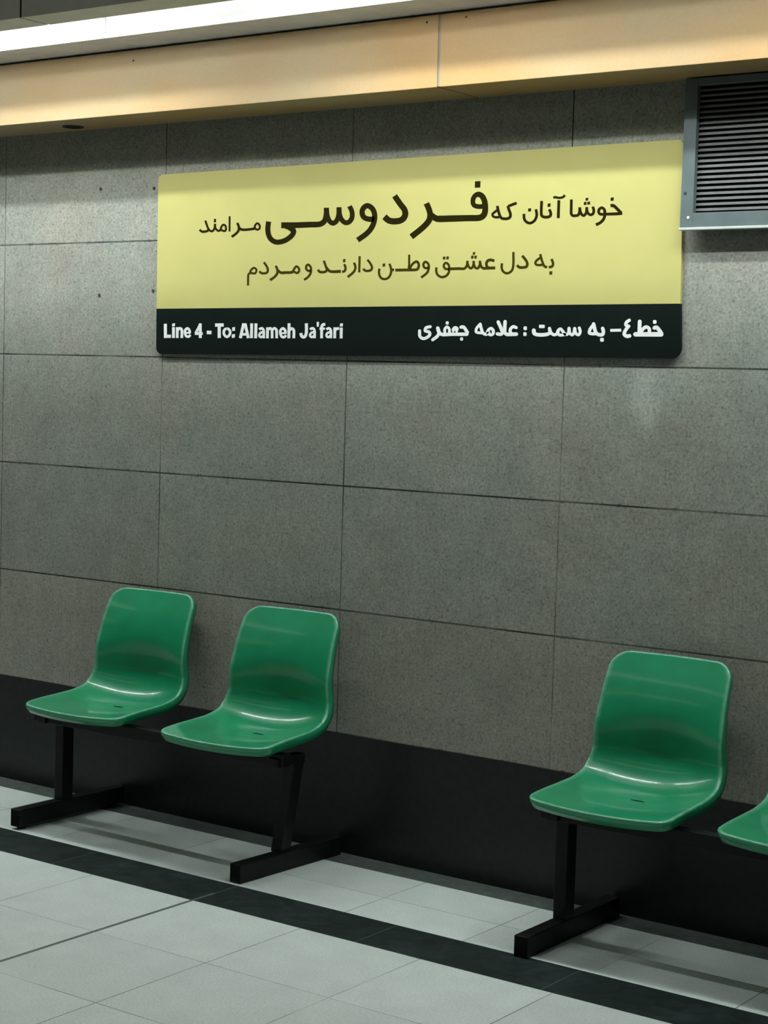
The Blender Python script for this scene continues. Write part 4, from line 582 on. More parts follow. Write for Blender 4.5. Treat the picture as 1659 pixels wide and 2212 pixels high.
DIRECTION = [
 ("s",[(16739,1009,16749,1012),(16722,999,16770,1011),(16710,980,16793,1001),(16712,957,16807,981),(16721,933,16815,959),(16731,909,16825,937),(16739,889,16835,911),(16744,873,16843,882),(16744,861,16844,852),(16741,848,16838,824),(16735,832,16828,797),(16728,819,16814,772),(16722,811,16793,748),(16726,813,16760,730),(16731,814,16721,728),(16723,816,16688,736),(16710,822,16659,748),(16697,830,16633,765),(16690,836,16608,787),(16682,848,16589,819),(16676,869,16577,853),(16671,897,16571,887),(16666,929,16566,918),(16659,961,16560,947),(16648,981,16562,969),(16626,994,16577,988),(16605,997,16595,996)]),
 ("s",[(16599,997,16609,997),(16578,993,16629,989),(16559,979,16646,972),(16551,958,16651,950),(16549,934,16650,927),(16549,909,16649,904),(16548,888,16648,879),(16545,870,16645,852),(16541,854,16637,826),(16535,840,16628,804),(16526,824,16616,782),(16518,812,16601,761),(16514,807,16580,740),(16521,810,16546,724),(16530,810,16508,725),(16525,812,16479,736),(16515,818,16454,750),(16505,826,16433,767),(16499,832,16413,789),(16491,846,16396,820),(16486,869,16386,856),(16481,898,16381,890),(16477,932,16376,923),(16471,964,16371,953),(16460,985,16374,976),(16439,999,16389,993),(16418,1002,16408,1001)]),
 ("s",[(16413,1002,16424,1001),(16393,998,16444,994),(16374,984,16461,977),(16365,962,16466,955),(16363,930,16464,924),(16363,895,16464,891),(16362,866,16463,856),(16359,844,16457,820),(16353,833,16441,787),(16350,830,16418,764),(16341,825,16395,749),(16331,821,16368,738),(16323,819,16339,732),(16325,818,16303,733),(16325,818,16267,747),(16316,826,16242,768),(16301,842,16222,789),(16283,862,16205,807),(16264,881,16189,824),(16244,900,16167,845),(16223,923,16145,868),(16198,948,16126,887),(16167,971,16115,896),(16117,983,16125,895),(16071,969,16128,895),(16038,945,16113,884),(16011,915,16097,865),(15991,883,16085,848),(15981,848,16082,839),(15986,814,16083,839),(16001,786,16089,829),(16021,762,16099,817),(16044,742,16110,807),(16071,725,16117,802),(16103,715,16122,801),(16133,713,16133,800),(16160,713,16149,801),(16183,716,16169,803),(16205,718,16188,805),(16225,721,16202,807),(16245,725,16216,810),(16262,729,16231,814),(16279,734,16248,818),(16295,737,16265,822),(16317,749,16292,822),(16329,769,16315,811),(16330,787,16327,796)]),
 ("s",[(16080,891,16089,886),(16059,896,16103,871),(16032,892,16109,848),(16012,876,16101,826),(16002,863,16093,815),(15993,850,16085,802),(15986,840,16074,787),(15980,833,16060,771),(15975,828,16041,756),(15965,823,16020,744),(15951,817,15996,733),(15938,812,15971,725),(15928,810,15942,720),(15921,810,15910,720),(15913,812,15878,727),(15901,817,15849,740),(15887,826,15823,755),(15873,837,15800,773),(15861,847,15778,793),(15850,862,15757,821),(15840,882,15741,851),(15830,907,15729,881),(15819,936,15719,908),(15807,963,15708,934),(15792,983,15705,958),(15767,994,15717,979),(15745,993,15734,990)]),
 ("s",[(15741,996,15752,997),(15720,986,15776,994),(15704,966,15800,980),(15702,941,15813,957),(15708,915,15819,935),(15715,890,15827,911),(15721,869,15835,883),(15722,857,15839,851),(15721,853,15831,816),(15719,852,15813,788),(15712,847,15790,767),(15701,841,15763,751),(15684,834,15735,738),(15667,829,15701,727),(15614,820,15635,715),(15541,814,15551,707),(15461,813,15463,705),(15387,816,15379,708),(15333,823,15314,715),(15320,827,15283,722),(15307,832,15256,730),(15298,836,15231,741),(15294,839,15206,757),(15294,839,15184,778),(15295,838,15168,805),(15295,843,15161,831),(15295,856,15158,852),(15294,873,15157,868),(15292,891,15155,882),(15280,920,15160,912),(15252,940,15183,936),(15224,946,15209,945)]),
 ("p",[(15512,1006),(15508,971),(15493,958),(15454,953),(15414,957),(15398,971),(15391,1006),(15395,1041),(15410,1055),(15450,1059),(15489,1055),(15505,1041)]),
 ("p",[(15594,1007),(15591,972),(15576,958),(15536,954),(15497,958),(15480,971),(15474,1006),(15478,1041),(15493,1055),(15532,1059),(15572,1055),(15588,1042)]),
 ("p",[(14985,950),(14982,911),(14967,896),(14927,891),(14886,896),(14870,911),(14863,950),(14867,989),(14882,1004),(14922,1009),(14962,1005),(14978,990)]),
 ("p",[(14982,777),(14978,738),(14963,723),(14923,717),(14883,722),(14866,737),(14860,776),(14863,815),(14878,831),(14918,836),(14959,831),(14975,816)]),
]
LATIN_LINE_NUMBER = [
 ("s",[(384,1021,530,1023),(402,534,549,536)]),
 ("s",[(409,537,406,650),(734,539,730,653)]),
 ("s",[(771,908,903,909),(781,538,914,539)]),
 ("p",[(778,1031),(910,1040),(902,942),(770,934)]),
 ("s",[(951,907,1077,908),(961,539,1088,541)]),
 ("s",[(1067,763,968,823),(1086,781,985,838),(1103,799,1001,855),(1118,813,1022,875),(1127,821,1049,895),(1129,821,1086,910),(1128,821,1124,914),(1136,820,1157,912),(1145,818,1188,905),(1153,816,1218,895),(1154,816,1247,878),(1155,814,1268,853),(1157,807,1280,828),(1161,793,1285,804),(1163,773,1289,782),(1166,752,1292,759),(1169,717,1295,720),(1170,677,1296,676),(1169,633,1295,630),(1167,587,1294,585),(1167,543,1293,541)]),
 ("s",[(1641,698,1527,702),(1642,715,1527,720),(1644,732,1529,739),(1645,752,1531,753),(1644,776,1530,765),(1636,801,1527,773),(1620,827,1518,788),(1600,853,1504,807),(1574,878,1488,823),(1542,901,1476,832),(1496,916,1480,831),(1447,911,1486,831),(1410,897,1476,826),(1380,879,1460,817),(1354,858,1445,805),(1333,835,1436,795),(1319,808,1431,784),(1313,780,1427,770),(1311,753,1426,752),(1313,726,1428,734),(1318,700,1431,716),(1327,673,1437,696),(1339,645,1447,675),(1356,617,1458,656),(1378,590,1469,642),(1408,568,1478,635),(1441,555,1482,634),(1473,548,1493,632),(1506,546,1507,631),(1537,547,1519,632),(1571,554,1525,632),(1602,568,1529,634),(1625,585,1537,641),(1642,602,1549,652),(1656,616,1564,668),(1669,629,1579,682)]),
 ("s",[(1388,689,1387,747),(1623,690,1622,748)]),
 ("s",[(1992,1040,2127,1041),(2007,549,2141,550)]),
 ("s",[(2016,1037,2120,997),(1810,731,1914,692)]),
 ("s",[(1822,651,1820,740),(2182,654,2179,743)]),
 ("s",[(2362,679,2358,798),(2574,680,2571,799)]),
]
DESTINATION = [
 ("s",[(14657,953,14653,944),(14659,972,14638,930),(14649,994,14612,922),(14627,1010,14584,926),(14610,1016,14564,934),(14592,1024,14544,942),(14569,1034,14530,949),(14540,1042,14522,951),(14503,1042,14523,951),(14467,1033,14515,949),(14436,1017,14501,941),(14408,998,14484,930),(14384,976,14470,917),(14365,952,14462,907),(14353,928,14458,898),(14347,902,14455,886),(14344,877,14454,873),(14346,851,14454,862),(14354,825,14456,855),(14368,801,14458,852),(14387,783,14464,846),(14404,769,14476,837),(14419,759,14491,826),(14431,748,14506,813),(14456,736,14521,793),(14484,736,14522,769),(14504,745,14512,752)]),
 ("s",[(14682,783,14683,771),(14672,804,14677,749),(14647,823,14655,728),(14614,829,14623,719),(14584,828,14593,718),(14554,827,14564,717),(14525,826,14534,716),(14495,825,14504,715),(14465,824,14473,714),(14434,823,14442,713),(14403,822,14410,712),(14371,821,14378,711),(14339,821,14346,710),(14307,820,14315,709),(14275,812,14281,716),(14253,791,14256,736),(14246,769,14246,757)]),
 ("s",[(14207,1195,14220,1194),(14183,1189,14244,1186),(14160,1171,14266,1167),(14151,1146,14273,1140),(14150,1107,14272,1101),(14148,1067,14271,1061),(14147,1026,14269,1021),(14146,987,14269,984),(14147,949,14269,947),(14147,919,14269,915),(14146,888,14269,885),(14147,855,14269,859),(14152,820,14271,841),(14166,787,14276,830),(14185,763,14278,829),(14207,745,14283,825),(14230,732,14291,820),(14253,722,14301,816),(14278,714,14309,813),(14306,709,14316,812),(14333,709,14326,812),(14356,710,14342,813),(14375,712,14362,815),(14392,713,14382,816),(14422,721,14414,810),(14443,741,14438,793),(14448,762,14447,773)]),
 ("s",[(13938,1175,13950,1180),(13920,1160,13975,1182),(13910,1135,14006,1173),(13916,1109,14027,1152),(13940,1067,14051,1111),(13966,1024,14076,1068),(13990,983,14100,1026),(14011,944,14124,984),(14029,908,14143,946),(14041,884,14155,922),(14053,861,14167,897),(14061,843,14179,871),(14065,831,14187,842),(14065,825,14187,811),(14064,825,14179,786),(14062,822,14167,765),(14059,819,14151,748),(14056,816,14131,732),(14059,817,14102,719),(14055,816,14066,713),(14042,817,14031,714),(14020,820,14000,718),(13992,825,13974,723),(13964,828,13950,726),(13933,825,13920,736),(13908,809,13900,758),(13897,790,13895,779)]),
 ("s",[(13573,771,13563,775),(13596,768,13546,789),(13623,776,13536,811),(13641,794,13541,835),(13652,814,13551,853),(13662,834,13561,872),(13671,851,13572,894),(13680,864,13587,916),(13688,873,13607,937),(13697,880,13627,952),(13709,887,13648,965),(13719,892,13673,976),(13725,894,13702,984),(13721,894,13738,985),(13720,894,13773,973),(13728,889,13800,957),(13738,880,13822,937),(13747,869,13841,915),(13752,861,13855,890),(13755,851,13863,863),(13756,836,13866,834),(13755,819,13864,805),(13752,807,13857,777),(13749,802,13842,750),(13748,801,13819,730),(13741,797,13795,716),(13731,793,13769,706),(13722,791,13741,700),(13718,791,13708,699),(13714,792,13674,707),(13704,797,13646,720),(13687,807,13623,734),(13667,820,13604,746),(13646,832,13585,757),(13619,840,13567,775),(13591,836,13561,798),(13573,825,13567,817)]),
 ("s",[(13689,847,13697,839),(13670,857,13705,821),(13642,860,13702,798),(13616,851,13686,778),(13596,838,13669,767),(13577,824,13651,754),(13562,813,13630,738),(13552,807,13602,724),(13548,806,13567,714),(13540,806,13531,714),(13527,808,13498,720),(13511,813,13467,729),(13496,820,13438,743),(13486,826,13411,760),(13476,836,13386,784),(13467,850,13368,811),(13457,870,13354,838),(13447,893,13343,864),(13436,918,13332,889),(13424,946,13319,920),(13414,976,13307,954),(13404,1008,13297,987),(13393,1042,13287,1021),(13383,1075,13276,1053),(13368,1096,13276,1077),(13344,1108,13290,1097),(13321,1110,13310,1107)]),
 ("s",[(13346,1088,13354,1082),(13327,1095,13365,1067),(13301,1094,13368,1045),(13279,1082,13356,1026),(13255,1058,13331,1001),(13228,1034,13304,976),(13201,1009,13279,954),(13175,981,13261,933),(13156,950,13249,915),(13145,923,13243,899),(13138,897,13238,881),(13134,868,13236,865),(13137,839,13236,855),(13152,809,13236,855),(13181,786,13233,858),(13211,776,13239,856),(13238,770,13254,853),(13263,767,13275,851),(13286,764,13297,848),(13316,762,13321,846),(13348,761,13347,845),(13378,761,13375,845),(13408,761,13405,845),(13437,761,13435,845),(13462,767,13460,840),(13480,782,13479,824),(13486,799,13486,807)]),
 ("s",[(12584,957,12582,968),(12596,938,12586,988),(12622,923,12604,1009),(12653,920,12632,1020),(12673,922,12647,1022),(12691,926,12663,1025),(12702,927,12686,1028),(12705,928,12717,1028),(12698,931,12758,1018),(12715,920,12800,991),(12738,896,12835,955),(12766,862,12867,916),(12796,823,12896,878),(12826,787,12925,844),(12850,770,12936,819),(12881,765,12931,793),(12905,771,12916,777)]),
 ("s",[(12921,765,12921,754),(12912,785,12914,733),(12888,804,12891,713),(12856,811,12860,706),(12748,810,12752,705),(12638,810,12642,704),(12528,809,12532,703),(12421,808,12425,703),(12317,807,12324,702),(12228,804,12239,698),(12139,798,12151,692),(12058,793,12064,687),(11991,794,11981,688),(11943,802,11908,701),(11931,808,11864,719),(11917,817,11832,739),(11904,829,11806,761),(11891,843,11785,784),(11880,857,11767,808),(11872,870,11752,834),(11867,885,11742,861),(11862,904,11735,885),(11856,927,11730,907),(11850,950,11724,928),(11834,974,11725,955),(11805,989,11743,978),(11779,991,11766,989)]),
 ("p",[(12732,612),(12729,579),(12715,565),(12678,561),(12641,565),(12626,578),(12620,611),(12624,644),(12638,658),(12674,662),(12712,658),(12726,645)]),
 ("s",[(12475,735,12467,730),(12488,748,12448,725),(12492,769,12423,729),(12483,788,12403,743),(12461,814,12383,767),(12437,840,12359,792),(12416,863,12335,819),(12404,880,12313,850),(12401,888,12303,886),(12403,891,12309,917),(12409,901,12323,942),(12417,911,12341,964),(12426,918,12364,983),(12429,920,12393,997),(12430,920,12426,1001),(12440,919,12456,999),(12452,916,12484,992),(12460,913,12511,981),(12458,915,12536,962),(12456,919,12551,936),(12456,915,12554,913),(12455,905,12552,891),(12452,894,12546,871),(12449,886,12537,849),(12440,873,12520,825),(12425,859,12497,802),(12404,842,12473,783),(12380,823,12450,765),(12358,804,12429,747),(12346,786,12407,736),(12346,765,12382,736),(12356,750,12364,744)]),
 ("s",[(12372,904,12371,911),(12377,890,12376,925),(12393,878,12391,937),(12414,873,12412,942),(12463,873,12461,942),(12484,878,12482,938),(12499,891,12497,925),(12503,905,12503,912)]),
 ("s",[(12073,721,12063,720),(12093,728,12041,724),(12109,745,12020,738),(12113,767,12010,758),(12108,798,12006,787),(12102,829,11999,817),(12097,856,11993,850),(12095,878,11992,885),(12098,892,11999,919),(12104,902,12014,946),(12115,915,12033,969),(12127,925,12056,990),(12135,931,12085,1007),(12132,930,12123,1016),(12126,931,12163,1010),(12133,927,12192,996),(12144,919,12217,978),(12155,908,12238,958),(12161,900,12256,933),(12167,884,12269,899),(12170,861,12273,863),(12170,831,12273,828),(12169,797,12273,795),(12170,764,12274,764),(12178,743,12267,743),(12197,727,12249,727),(12218,722,12228,722)]),
 ("p",[(12189,1095),(12186,1061),(12171,1047),(12132,1042),(12093,1047),(12077,1060),(12071,1095),(12075,1130),(12089,1144),(12128,1148),(12167,1144),(12183,1130)]),
 ("s",[(11759,983,11771,986),(11740,970,11796,987),(11728,947,11824,976),(11732,921,11842,956),(11743,897,11853,933),(11756,873,11866,911),(11767,853,11879,885),(11774,835,11890,856),(11777,821,11896,824),(11776,805,11895,794),(11773,788,11890,766),(11767,771,11880,737),(11759,753,11867,710),(11749,738,11847,681),(11728,717,11815,648),(11697,694,11774,618),(11658,670,11732,591),(11616,644,11690,566),(11576,618,11652,541),(11558,597,11624,531),(11555,572,11593,534),(11564,553,11572,545)]),
 ("s",[(11553,993,11556,983),(11541,1010,11554,964),(11515,1023,11539,943),(11485,1024,11512,932),(11454,1019,11478,926),(11420,1014,11442,921),(11381,1008,11412,917),(11341,997,11393,912),(11304,976,11386,908),(11281,949,11383,904),(11267,921,11378,892),(11260,891,11375,879),(11260,860,11374,871),(11278,821,11368,879),(11323,795,11363,883),(11367,787,11383,880),(11404,783,11419,876),(11429,779,11462,869),(11436,777,11504,851),(11434,777,11531,826),(11438,770,11545,803),(11441,761,11554,779),(11442,754,11557,753),(11442,751,11554,725),(11439,744,11539,696),(11429,733,11518,671),(11413,720,11492,650),(11394,707,11465,632),(11374,695,11438,616),(11351,683,11408,601),(11325,673,11373,586),(11299,665,11336,575),(11277,660,11295,567),(11261,660,11253,566),(11246,663,11214,572),(11227,669,11177,584),(11208,678,11143,601),(11193,688,11111,622),(11184,696,11083,651),(11176,712,11064,690),(11172,739,11056,733),(11171,773,11054,773),(11170,812,11054,811),(11167,850,11052,847),(11158,873,11058,871),(11136,890,11078,889),(11112,896,11100,895)]),
]
LATIN = [
 ("s",[(2725,934,2722,1045),(3112,936,3108,1047)]),
 ("s",[(2838,1005,2980,1006),(2851,556,2994,557)]),
 ("s",[(3223,920,3287,847),(3198,908,3260,833),(3172,897,3232,821),(3141,883,3209,811),(3110,864,3194,802),(3084,837,3187,796),(3068,803,3181,782),(3061,769,3177,761),(3061,733,3177,738),(3067,698,3181,716),(3081,665,3188,700),(3105,635,3200,685),(3135,607,3219,667),(3171,582,3241,652),(3213,563,3259,643),(3265,554,3262,642),(3316,564,3265,643),(3357,584,3283,652),(3391,609,3304,668),(3420,637,3322,686),(3441,668,3333,701),(3453,701,3339,717),(3457,736,3341,739),(3455,771,3340,762),(3446,806,3335,783),(3428,839,3328,796),(3400,865,3320,803),(3368,884,3305,811),(3337,898,3282,821),(3310,909,3253,833),(3285,921,3225,846)]),
 ("p",[(3491,918),(3616,926),(3610,803),(3484,794)]),
 ("p",[(3479,683),(3617,692),(3610,574),(3473,565)]),
]
LATIN_DESTINATION = [
 ("s",[(3919,1055,4045,1034),(3789,570,3916,549)]),
 ("s",[(3981,1034,4107,1056),(4138,551,4263,573)]),
 ("s",[(3895,645,3892,732),(4168,647,4166,734)]),
 ("s",[(3937,1052,4086,1052),(3941,935,4090,935)]),
 ("s",[(4268,1051,4395,1050),(4273,564,4400,564)]),
 ("s",[(4453,1052,4579,1050),(4451,562,4577,561)]),
 ("s",[(4695,818,4627,885),(4708,826,4638,892),(4720,833,4649,899),(4730,839,4664,908),(4737,843,4682,917),(4742,845,4703,924),(4750,846,4725,929),(4760,848,4746,932),(4768,848,4770,933),(4773,848,4797,930),(4771,848,4825,922),(4773,847,4850,907),(4778,843,4869,889),(4784,834,4883,870),(4791,822,4894,850),(4796,810,4904,827),(4804,775,4914,782),(4807,729,4917,729),(4807,675,4917,673),(4805,619,4916,617),(4806,565,4916,564)]),
 ("s",[(4825,807,4853,733),(4799,802,4825,727),(4771,797,4796,722),(4740,791,4771,717),(4707,781,4753,713),(4676,765,4744,708),(4653,745,4736,700),(4636,723,4727,688),(4624,699,4720,675),(4616,673,4717,665),(4618,646,4716,661),(4631,621,4718,658),(4649,601,4725,651),(4672,584,4735,643),(4700,570,4744,639),(4738,562,4741,638),(4779,567,4740,639),(4810,582,4751,645),(4836,597,4771,657),(4858,612,4794,672),(4879,624,4817,685)]),
 ("s",[(6832,831,6766,897),(6844,839,6777,904),(6856,847,6788,911),(6865,853,6802,920),(6872,856,6819,929),(6877,858,6840,936),(6884,859,6860,940),(6894,861,6881,943),(6902,861,6903,944),(6906,861,6929,941),(6905,861,6956,933),(6906,860,6980,919),(6911,856,6998,901),(6917,847,7012,883),(6924,835,7023,863),(6929,823,7032,840),(6937,789,7042,796),(6939,744,7045,745),(6939,692,7045,690),(6938,637,7044,635),(6939,584,7044,583)]),
 ("s",[(6957,821,6984,748),(6932,815,6956,742),(6905,811,6928,738),(6875,805,6905,733),(6843,796,6888,728),(6814,780,6879,723),(6792,760,6871,716),(6776,739,6862,704),(6764,715,6856,692),(6757,690,6853,682),(6758,663,6853,678),(6771,639,6854,675),(6788,619,6861,668),(6811,602,6871,660),(6837,589,6879,656),(6873,581,6876,656),(6913,586,6875,656),(6943,600,6886,662),(6967,616,6905,674),(6988,630,6927,689),(7008,642,6949,702)]),
 ("s",[(7497,836,7432,901),(7510,843,7443,908),(7521,851,7454,915),(7530,857,7467,923),(7537,860,7485,932),(7541,862,7505,939),(7549,863,7525,944),(7559,865,7545,946),(7566,865,7568,947),(7570,865,7593,945),(7569,865,7620,936),(7571,864,7643,922),(7575,860,7661,905),(7581,851,7675,887),(7588,839,7685,867),(7593,828,7695,844),(7601,794,7705,801),(7604,749,7708,749),(7603,697,7708,695),(7602,642,7706,641),(7603,590,7707,589)]),
 ("s",[(7620,825,7647,753),(7596,820,7620,747),(7569,815,7593,742),(7540,809,7569,738),(7509,800,7553,733),(7479,785,7543,728),(7458,765,7536,721),(7442,743,7527,710),(7430,720,7521,697),(7423,695,7518,687),(7425,669,7518,683),(7437,645,7520,680),(7455,625,7526,673),(7476,608,7536,666),(7503,595,7544,662),(7538,587,7541,661),(7577,592,7540,661),(7607,606,7551,667),(7631,621,7569,679),(7652,635,7591,694),(7672,647,7613,707)]),
 ("s",[(4957,925,5077,924),(4961,566,5081,566)]),
 ("s",[(5056,804,4984,873),(5078,817,5003,885),(5100,832,5024,899),(5117,843,5048,915),(5127,849,5079,929),(5126,849,5120,937),(5122,848,5159,931),(5128,846,5188,920),(5138,840,5213,906),(5147,833,5234,889),(5152,828,5252,870),(5154,824,5264,846),(5155,816,5269,823),(5156,802,5271,802),(5156,783,5271,783),(5157,762,5272,764),(5159,728,5274,730),(5161,690,5275,691),(5162,650,5276,650),(5162,608,5277,608),(5163,568,5278,568)]),
 ("s",[(5249,805,5175,874),(5270,819,5193,885),(5290,834,5213,899),(5307,845,5236,915),(5316,850,5266,930),(5313,850,5306,938),(5310,850,5345,933),(5316,847,5375,922),(5326,841,5400,907),(5336,834,5421,891),(5342,828,5439,872),(5345,823,5453,849),(5347,815,5460,826),(5348,801,5462,805),(5350,783,5463,786),(5351,762,5465,766),(5354,729,5468,732),(5355,692,5469,692),(5356,651,5470,651),(5357,610,5471,610),(5357,569,5472,570)]),
 ("s",[(5827,717,5719,721),(5828,736,5720,742),(5830,755,5722,762),(5831,777,5723,779),(5829,802,5722,791),(5820,830,5720,799),(5802,856,5710,813),(5779,882,5695,830),(5751,905,5677,845),(5717,926,5664,853),(5672,937,5665,854),(5626,931,5669,854),(5593,916,5659,848),(5565,896,5644,838),(5541,874,5630,825),(5522,850,5621,814),(5510,822,5616,802),(5505,793,5614,786),(5505,763,5613,766),(5509,735,5616,746),(5515,708,5621,727),(5526,682,5628,708),(5540,654,5639,688),(5558,628,5651,671),(5581,603,5662,658),(5611,583,5670,652),(5643,571,5674,651),(5674,566,5684,650),(5704,566,5697,649),(5734,569,5709,651),(5764,577,5715,652),(5791,591,5719,654),(5811,608,5726,660),(5826,624,5736,672),(5838,638,5749,687),(5850,650,5763,701)]),
 ("s",[(5576,710,5574,767),(5805,712,5803,769)]),
 ("s",[(5860,1061,5983,1060),(5864,574,5987,574)]),
 ("s",[(5974,785,5885,846),(5994,803,5903,862),(6014,823,5921,880),(6030,838,5943,901),(6040,846,5972,921),(6038,846,6012,935),(6033,845,6054,934),(6040,843,6086,926),(6050,838,6114,914),(6059,833,6138,899),(6064,829,6160,880),(6066,826,6176,857),(6068,818,6184,833),(6070,805,6187,811),(6072,787,6189,792),(6073,767,6191,771),(6076,735,6193,736),(6076,698,6194,697),(6076,658,6193,656),(6075,617,6192,615),(6075,577,6192,575)]),
 ("s",[(6577,1063,6703,1064),(6580,996,6706,998),(6585,926,6711,929),(6589,859,6715,860),(6589,800,6715,794),(6584,752,6708,738),(6578,729,6701,706),(6571,707,6692,678),(6563,689,6680,650),(6556,678,6662,624),(6550,673,6638,601),(6548,672,6610,586),(6542,670,6582,576),(6534,668,6554,571),(6527,668,6524,570),(6526,668,6493,574),(6527,668,6464,584),(6522,671,6440,597),(6516,676,6421,612),(6508,683,6405,628),(6503,689,6391,646),(6500,696,6380,668),(6497,706,6373,689),(6494,721,6369,709),(6491,738,6366,726),(6487,756,6363,741)]),
 ("s",[(7058,1110,7158,1110),(7072,954,7154,955)]),
 ("s",[(7415,1074,7417,984),(7398,1074,7397,984),(7380,1075,7377,985),(7357,1075,7362,986),(7328,1073,7355,985),(7298,1065,7354,985),(7273,1050,7352,984),(7255,1034,7347,979),(7240,1017,7341,972),(7229,998,7336,963),(7220,976,7331,953),(7212,942,7326,932),(7211,905,7325,904),(7212,868,7327,871),(7215,831,7330,834),(7217,796,7331,796),(7218,755,7332,756),(7219,713,7334,714),(7221,671,7335,672),(7222,628,7337,629),(7224,585,7339,587)]),
 ("s",[(7184,855,7181,930),(7408,857,7405,932)]),
 ("s",[(7747,940,7860,939),(7754,591,7868,591)]),
 ("s",[(7852,802,7764,853),(7866,817,7776,867),(7878,832,7788,881),(7889,844,7803,898),(7897,852,7823,915),(7902,855,7850,931),(7908,857,7882,940),(7921,858,7911,943),(7939,858,7937,944),(7962,858,7958,943),(7985,859,7979,944)]),
 ("s",[(8004,932,8122,931),(8012,587,8129,588)]),
 ("p",[(8012,1060),(8129,1067),(8123,971),(8006,963)]),
]

def lettering(name, data, mat, face, label):
    bm = bmesh.new()
    def v(a, b, lift):
        return bm.verts.new((0.777 + a * 1e-4, face - lift, 1.6 + b * 1e-4))
    for i, (kind, pts) in enumerate(data):
        lift = 0.0003 + 0.00004 * (i % 5)
        if kind == 'p':
            bm.faces.new([v(a, b, lift) for a, b in pts])
        else:
            row = [(v(a, b, lift), v(c, d, lift)) for a, b, c, d in pts]
            for (p, q), (r, s) in zip(row, row[1:]):
                bm.faces.new((p, q, s, r))
    o = link_mesh(name, bm, mat, sign)
    local(tag(o, label), sign)
    return o
lettering('verse_lettering', VERSE_UPPER, M['ink'], SIGN_FACE, 'dark upper line of Persian verse with one large word')
lettering('verse_lettering', VERSE_LOWER, M['ink_light'], SIGN_FACE, 'olive brown lower line of Persian verse')
lettering('line_lettering', LINE_NUMBER, M['white_film'], SIGN_FACE - 0.0004, 'white Persian line number and short word at the right end')
lettering('direction_lettering', DIRECTION, M['white_film'], SIGN_FACE - 0.0004, 'white Persian word before the colon')
lettering('destination_lettering', DESTINATION, M['white_film'], SIGN_FACE - 0.0004, 'white Persian name after the colon')
lettering('line_lettering', LATIN_LINE_NUMBER, M['white_film'], SIGN_FACE - 0.0004, 'white Latin line number at the left end')
lettering('direction_lettering', LATIN, M['white_film'], SIGN_FACE - 0.0004, 'white Latin word with the colon')
lettering('destination_lettering', LATIN_DESTINATION, M['white_film'], SIGN_FACE - 0.0004, 'white Latin name after the colon')

# ------------------------------------------------------------------ ventilation grille
grille = thing('ventilation_grille', 'grey-blue framed ventilation grille with dark slats beside the sign', 'vent', (2.778, 0, 1.967))
GX0, GX1, GZ0, GZ1 = 2.7785, 3.62, 1.9735, 2.380
GY = -0.045
bm = bmesh.new()
add_box(bm, (GX0, GY, GZ0), (GX0 + 0.0385, GY + 0.018, GZ1), 0.001, 1)
add_box(bm, (GX1 - 0.0385, GY, GZ0), (GX1, GY + 0.018, GZ1), 0.001, 1)
add_box(bm, (GX0 + 0.0385, GY, GZ0), (GX1 - 0.0385, GY + 0.018, 2.0135), 0.001, 1)
add_box(bm, (GX0 + 0.0385, GY, 2.360), (GX1 - 0.0385, GY + 0.018, GZ1), 0.001, 1)
frame = local(link_mesh('frame', bm, M['grey_blue'], grille), grille)
bm = bmesh.new()                                        # box behind the frame, open to the front
for lo, hi in (((2.797, GY + 0.018, 1.992), (2.803, -0.0005, 2.378)), ((GX1 - 0.026, GY + 0.018, 1.992), (GX1 - 0.02, -0.0005, 2.378)),
               ((2.803, GY + 0.018, 1.992), (GX1 - 0.026, -0.0005, 1.998)), ((2.803, GY + 0.018, 2.372), (GX1 - 0.026, -0.0005, 2.378)),
               ((2.803, -0.004, 1.998), (GX1 - 0.026, -0.0005, 2.372))):
    add_box(bm, lo, hi)
local(link_mesh('casing', bm, M['dark'], grille), grille)
bm = bmesh.new()                                        # folded lip along the bottom of the frame
add_box(bm, (GX0 - 0.001, GY - 0.006, GZ0 - 0.0075), (GX1, GY + 0.018, GZ0), 0.001, 1)
local(link_mesh('bottom_lip', bm, M['lip'], grille), grille)
bm = bmesh.new()
pitch = 0.0148
n_slat = int((2.358 - 2.0135) / pitch)
for i in range(n_slat + 1):
    z = 2.0135 + 0.006 + i * pitch
    # blade sloping down and outwards
    yf, yb, th = GY + 0.017, GY + 0.038, 0.0012
    pts = [(yf, z), (yb, z + 0.012), (yb, z + 0.012 + th), (yf, z + th + 0.0045)]
    a = [bm.verts.new((2.8165, p, q)) for p, q in pts]
    b = [bm.verts.new((GX1 - 0.038, p, q)) for p, q in pts]
    bm.faces.new(a); bm.faces.new(b[::-1])
    for k in range(4):
        bm.faces.new((a[k], b[k], b[(k + 1) % 4], a[(k + 1) % 4]))
local(link_mesh('louver_slats', bm, M['slat'], grille), grille)
local(tag(cyl('screw', (2.8035, GY - 0.0015, 2.001), 'y', 0.0042, 0.003, M['bright_screw'], grille, 12), 'bright screw in the lower corner'), grille)
local(tag(cyl('screw', (2.7915, GY - 0.0012, 2.068), 'y', 0.0042, 0.002, M['plug'], grille, 12), 'dark screw in the left side'), grille)

# ------------------------------------------------------------------ seats on beams
PROFILE = [(-0.500, 0.4185), (-0.46, 0.4205), (-0.40, 0.4185), (-0.33, 0.411), (-0.26, 0.407), (-0.20, 0.4135),
           (-0.163, 0.430), (-0.133, 0.463), (-0.119, 0.512), (-0.132, 0.578), (-0.133, 0.635), (-0.113, 0.702), (-0.078, 0.776)]
HALF =    [0.207, 0.207, 0.206, 0.204, 0.202, 0.200, 0.199, 0.197, 0.193, 0.190, 0.187, 0.183, 0.178]
LIFT =    [0.008, 0.0115, 0.018, 0.029, 0.038, 0.045, 0.050, 0.051, 0.049, 0.039, 0.022, 0.018, 0.017]

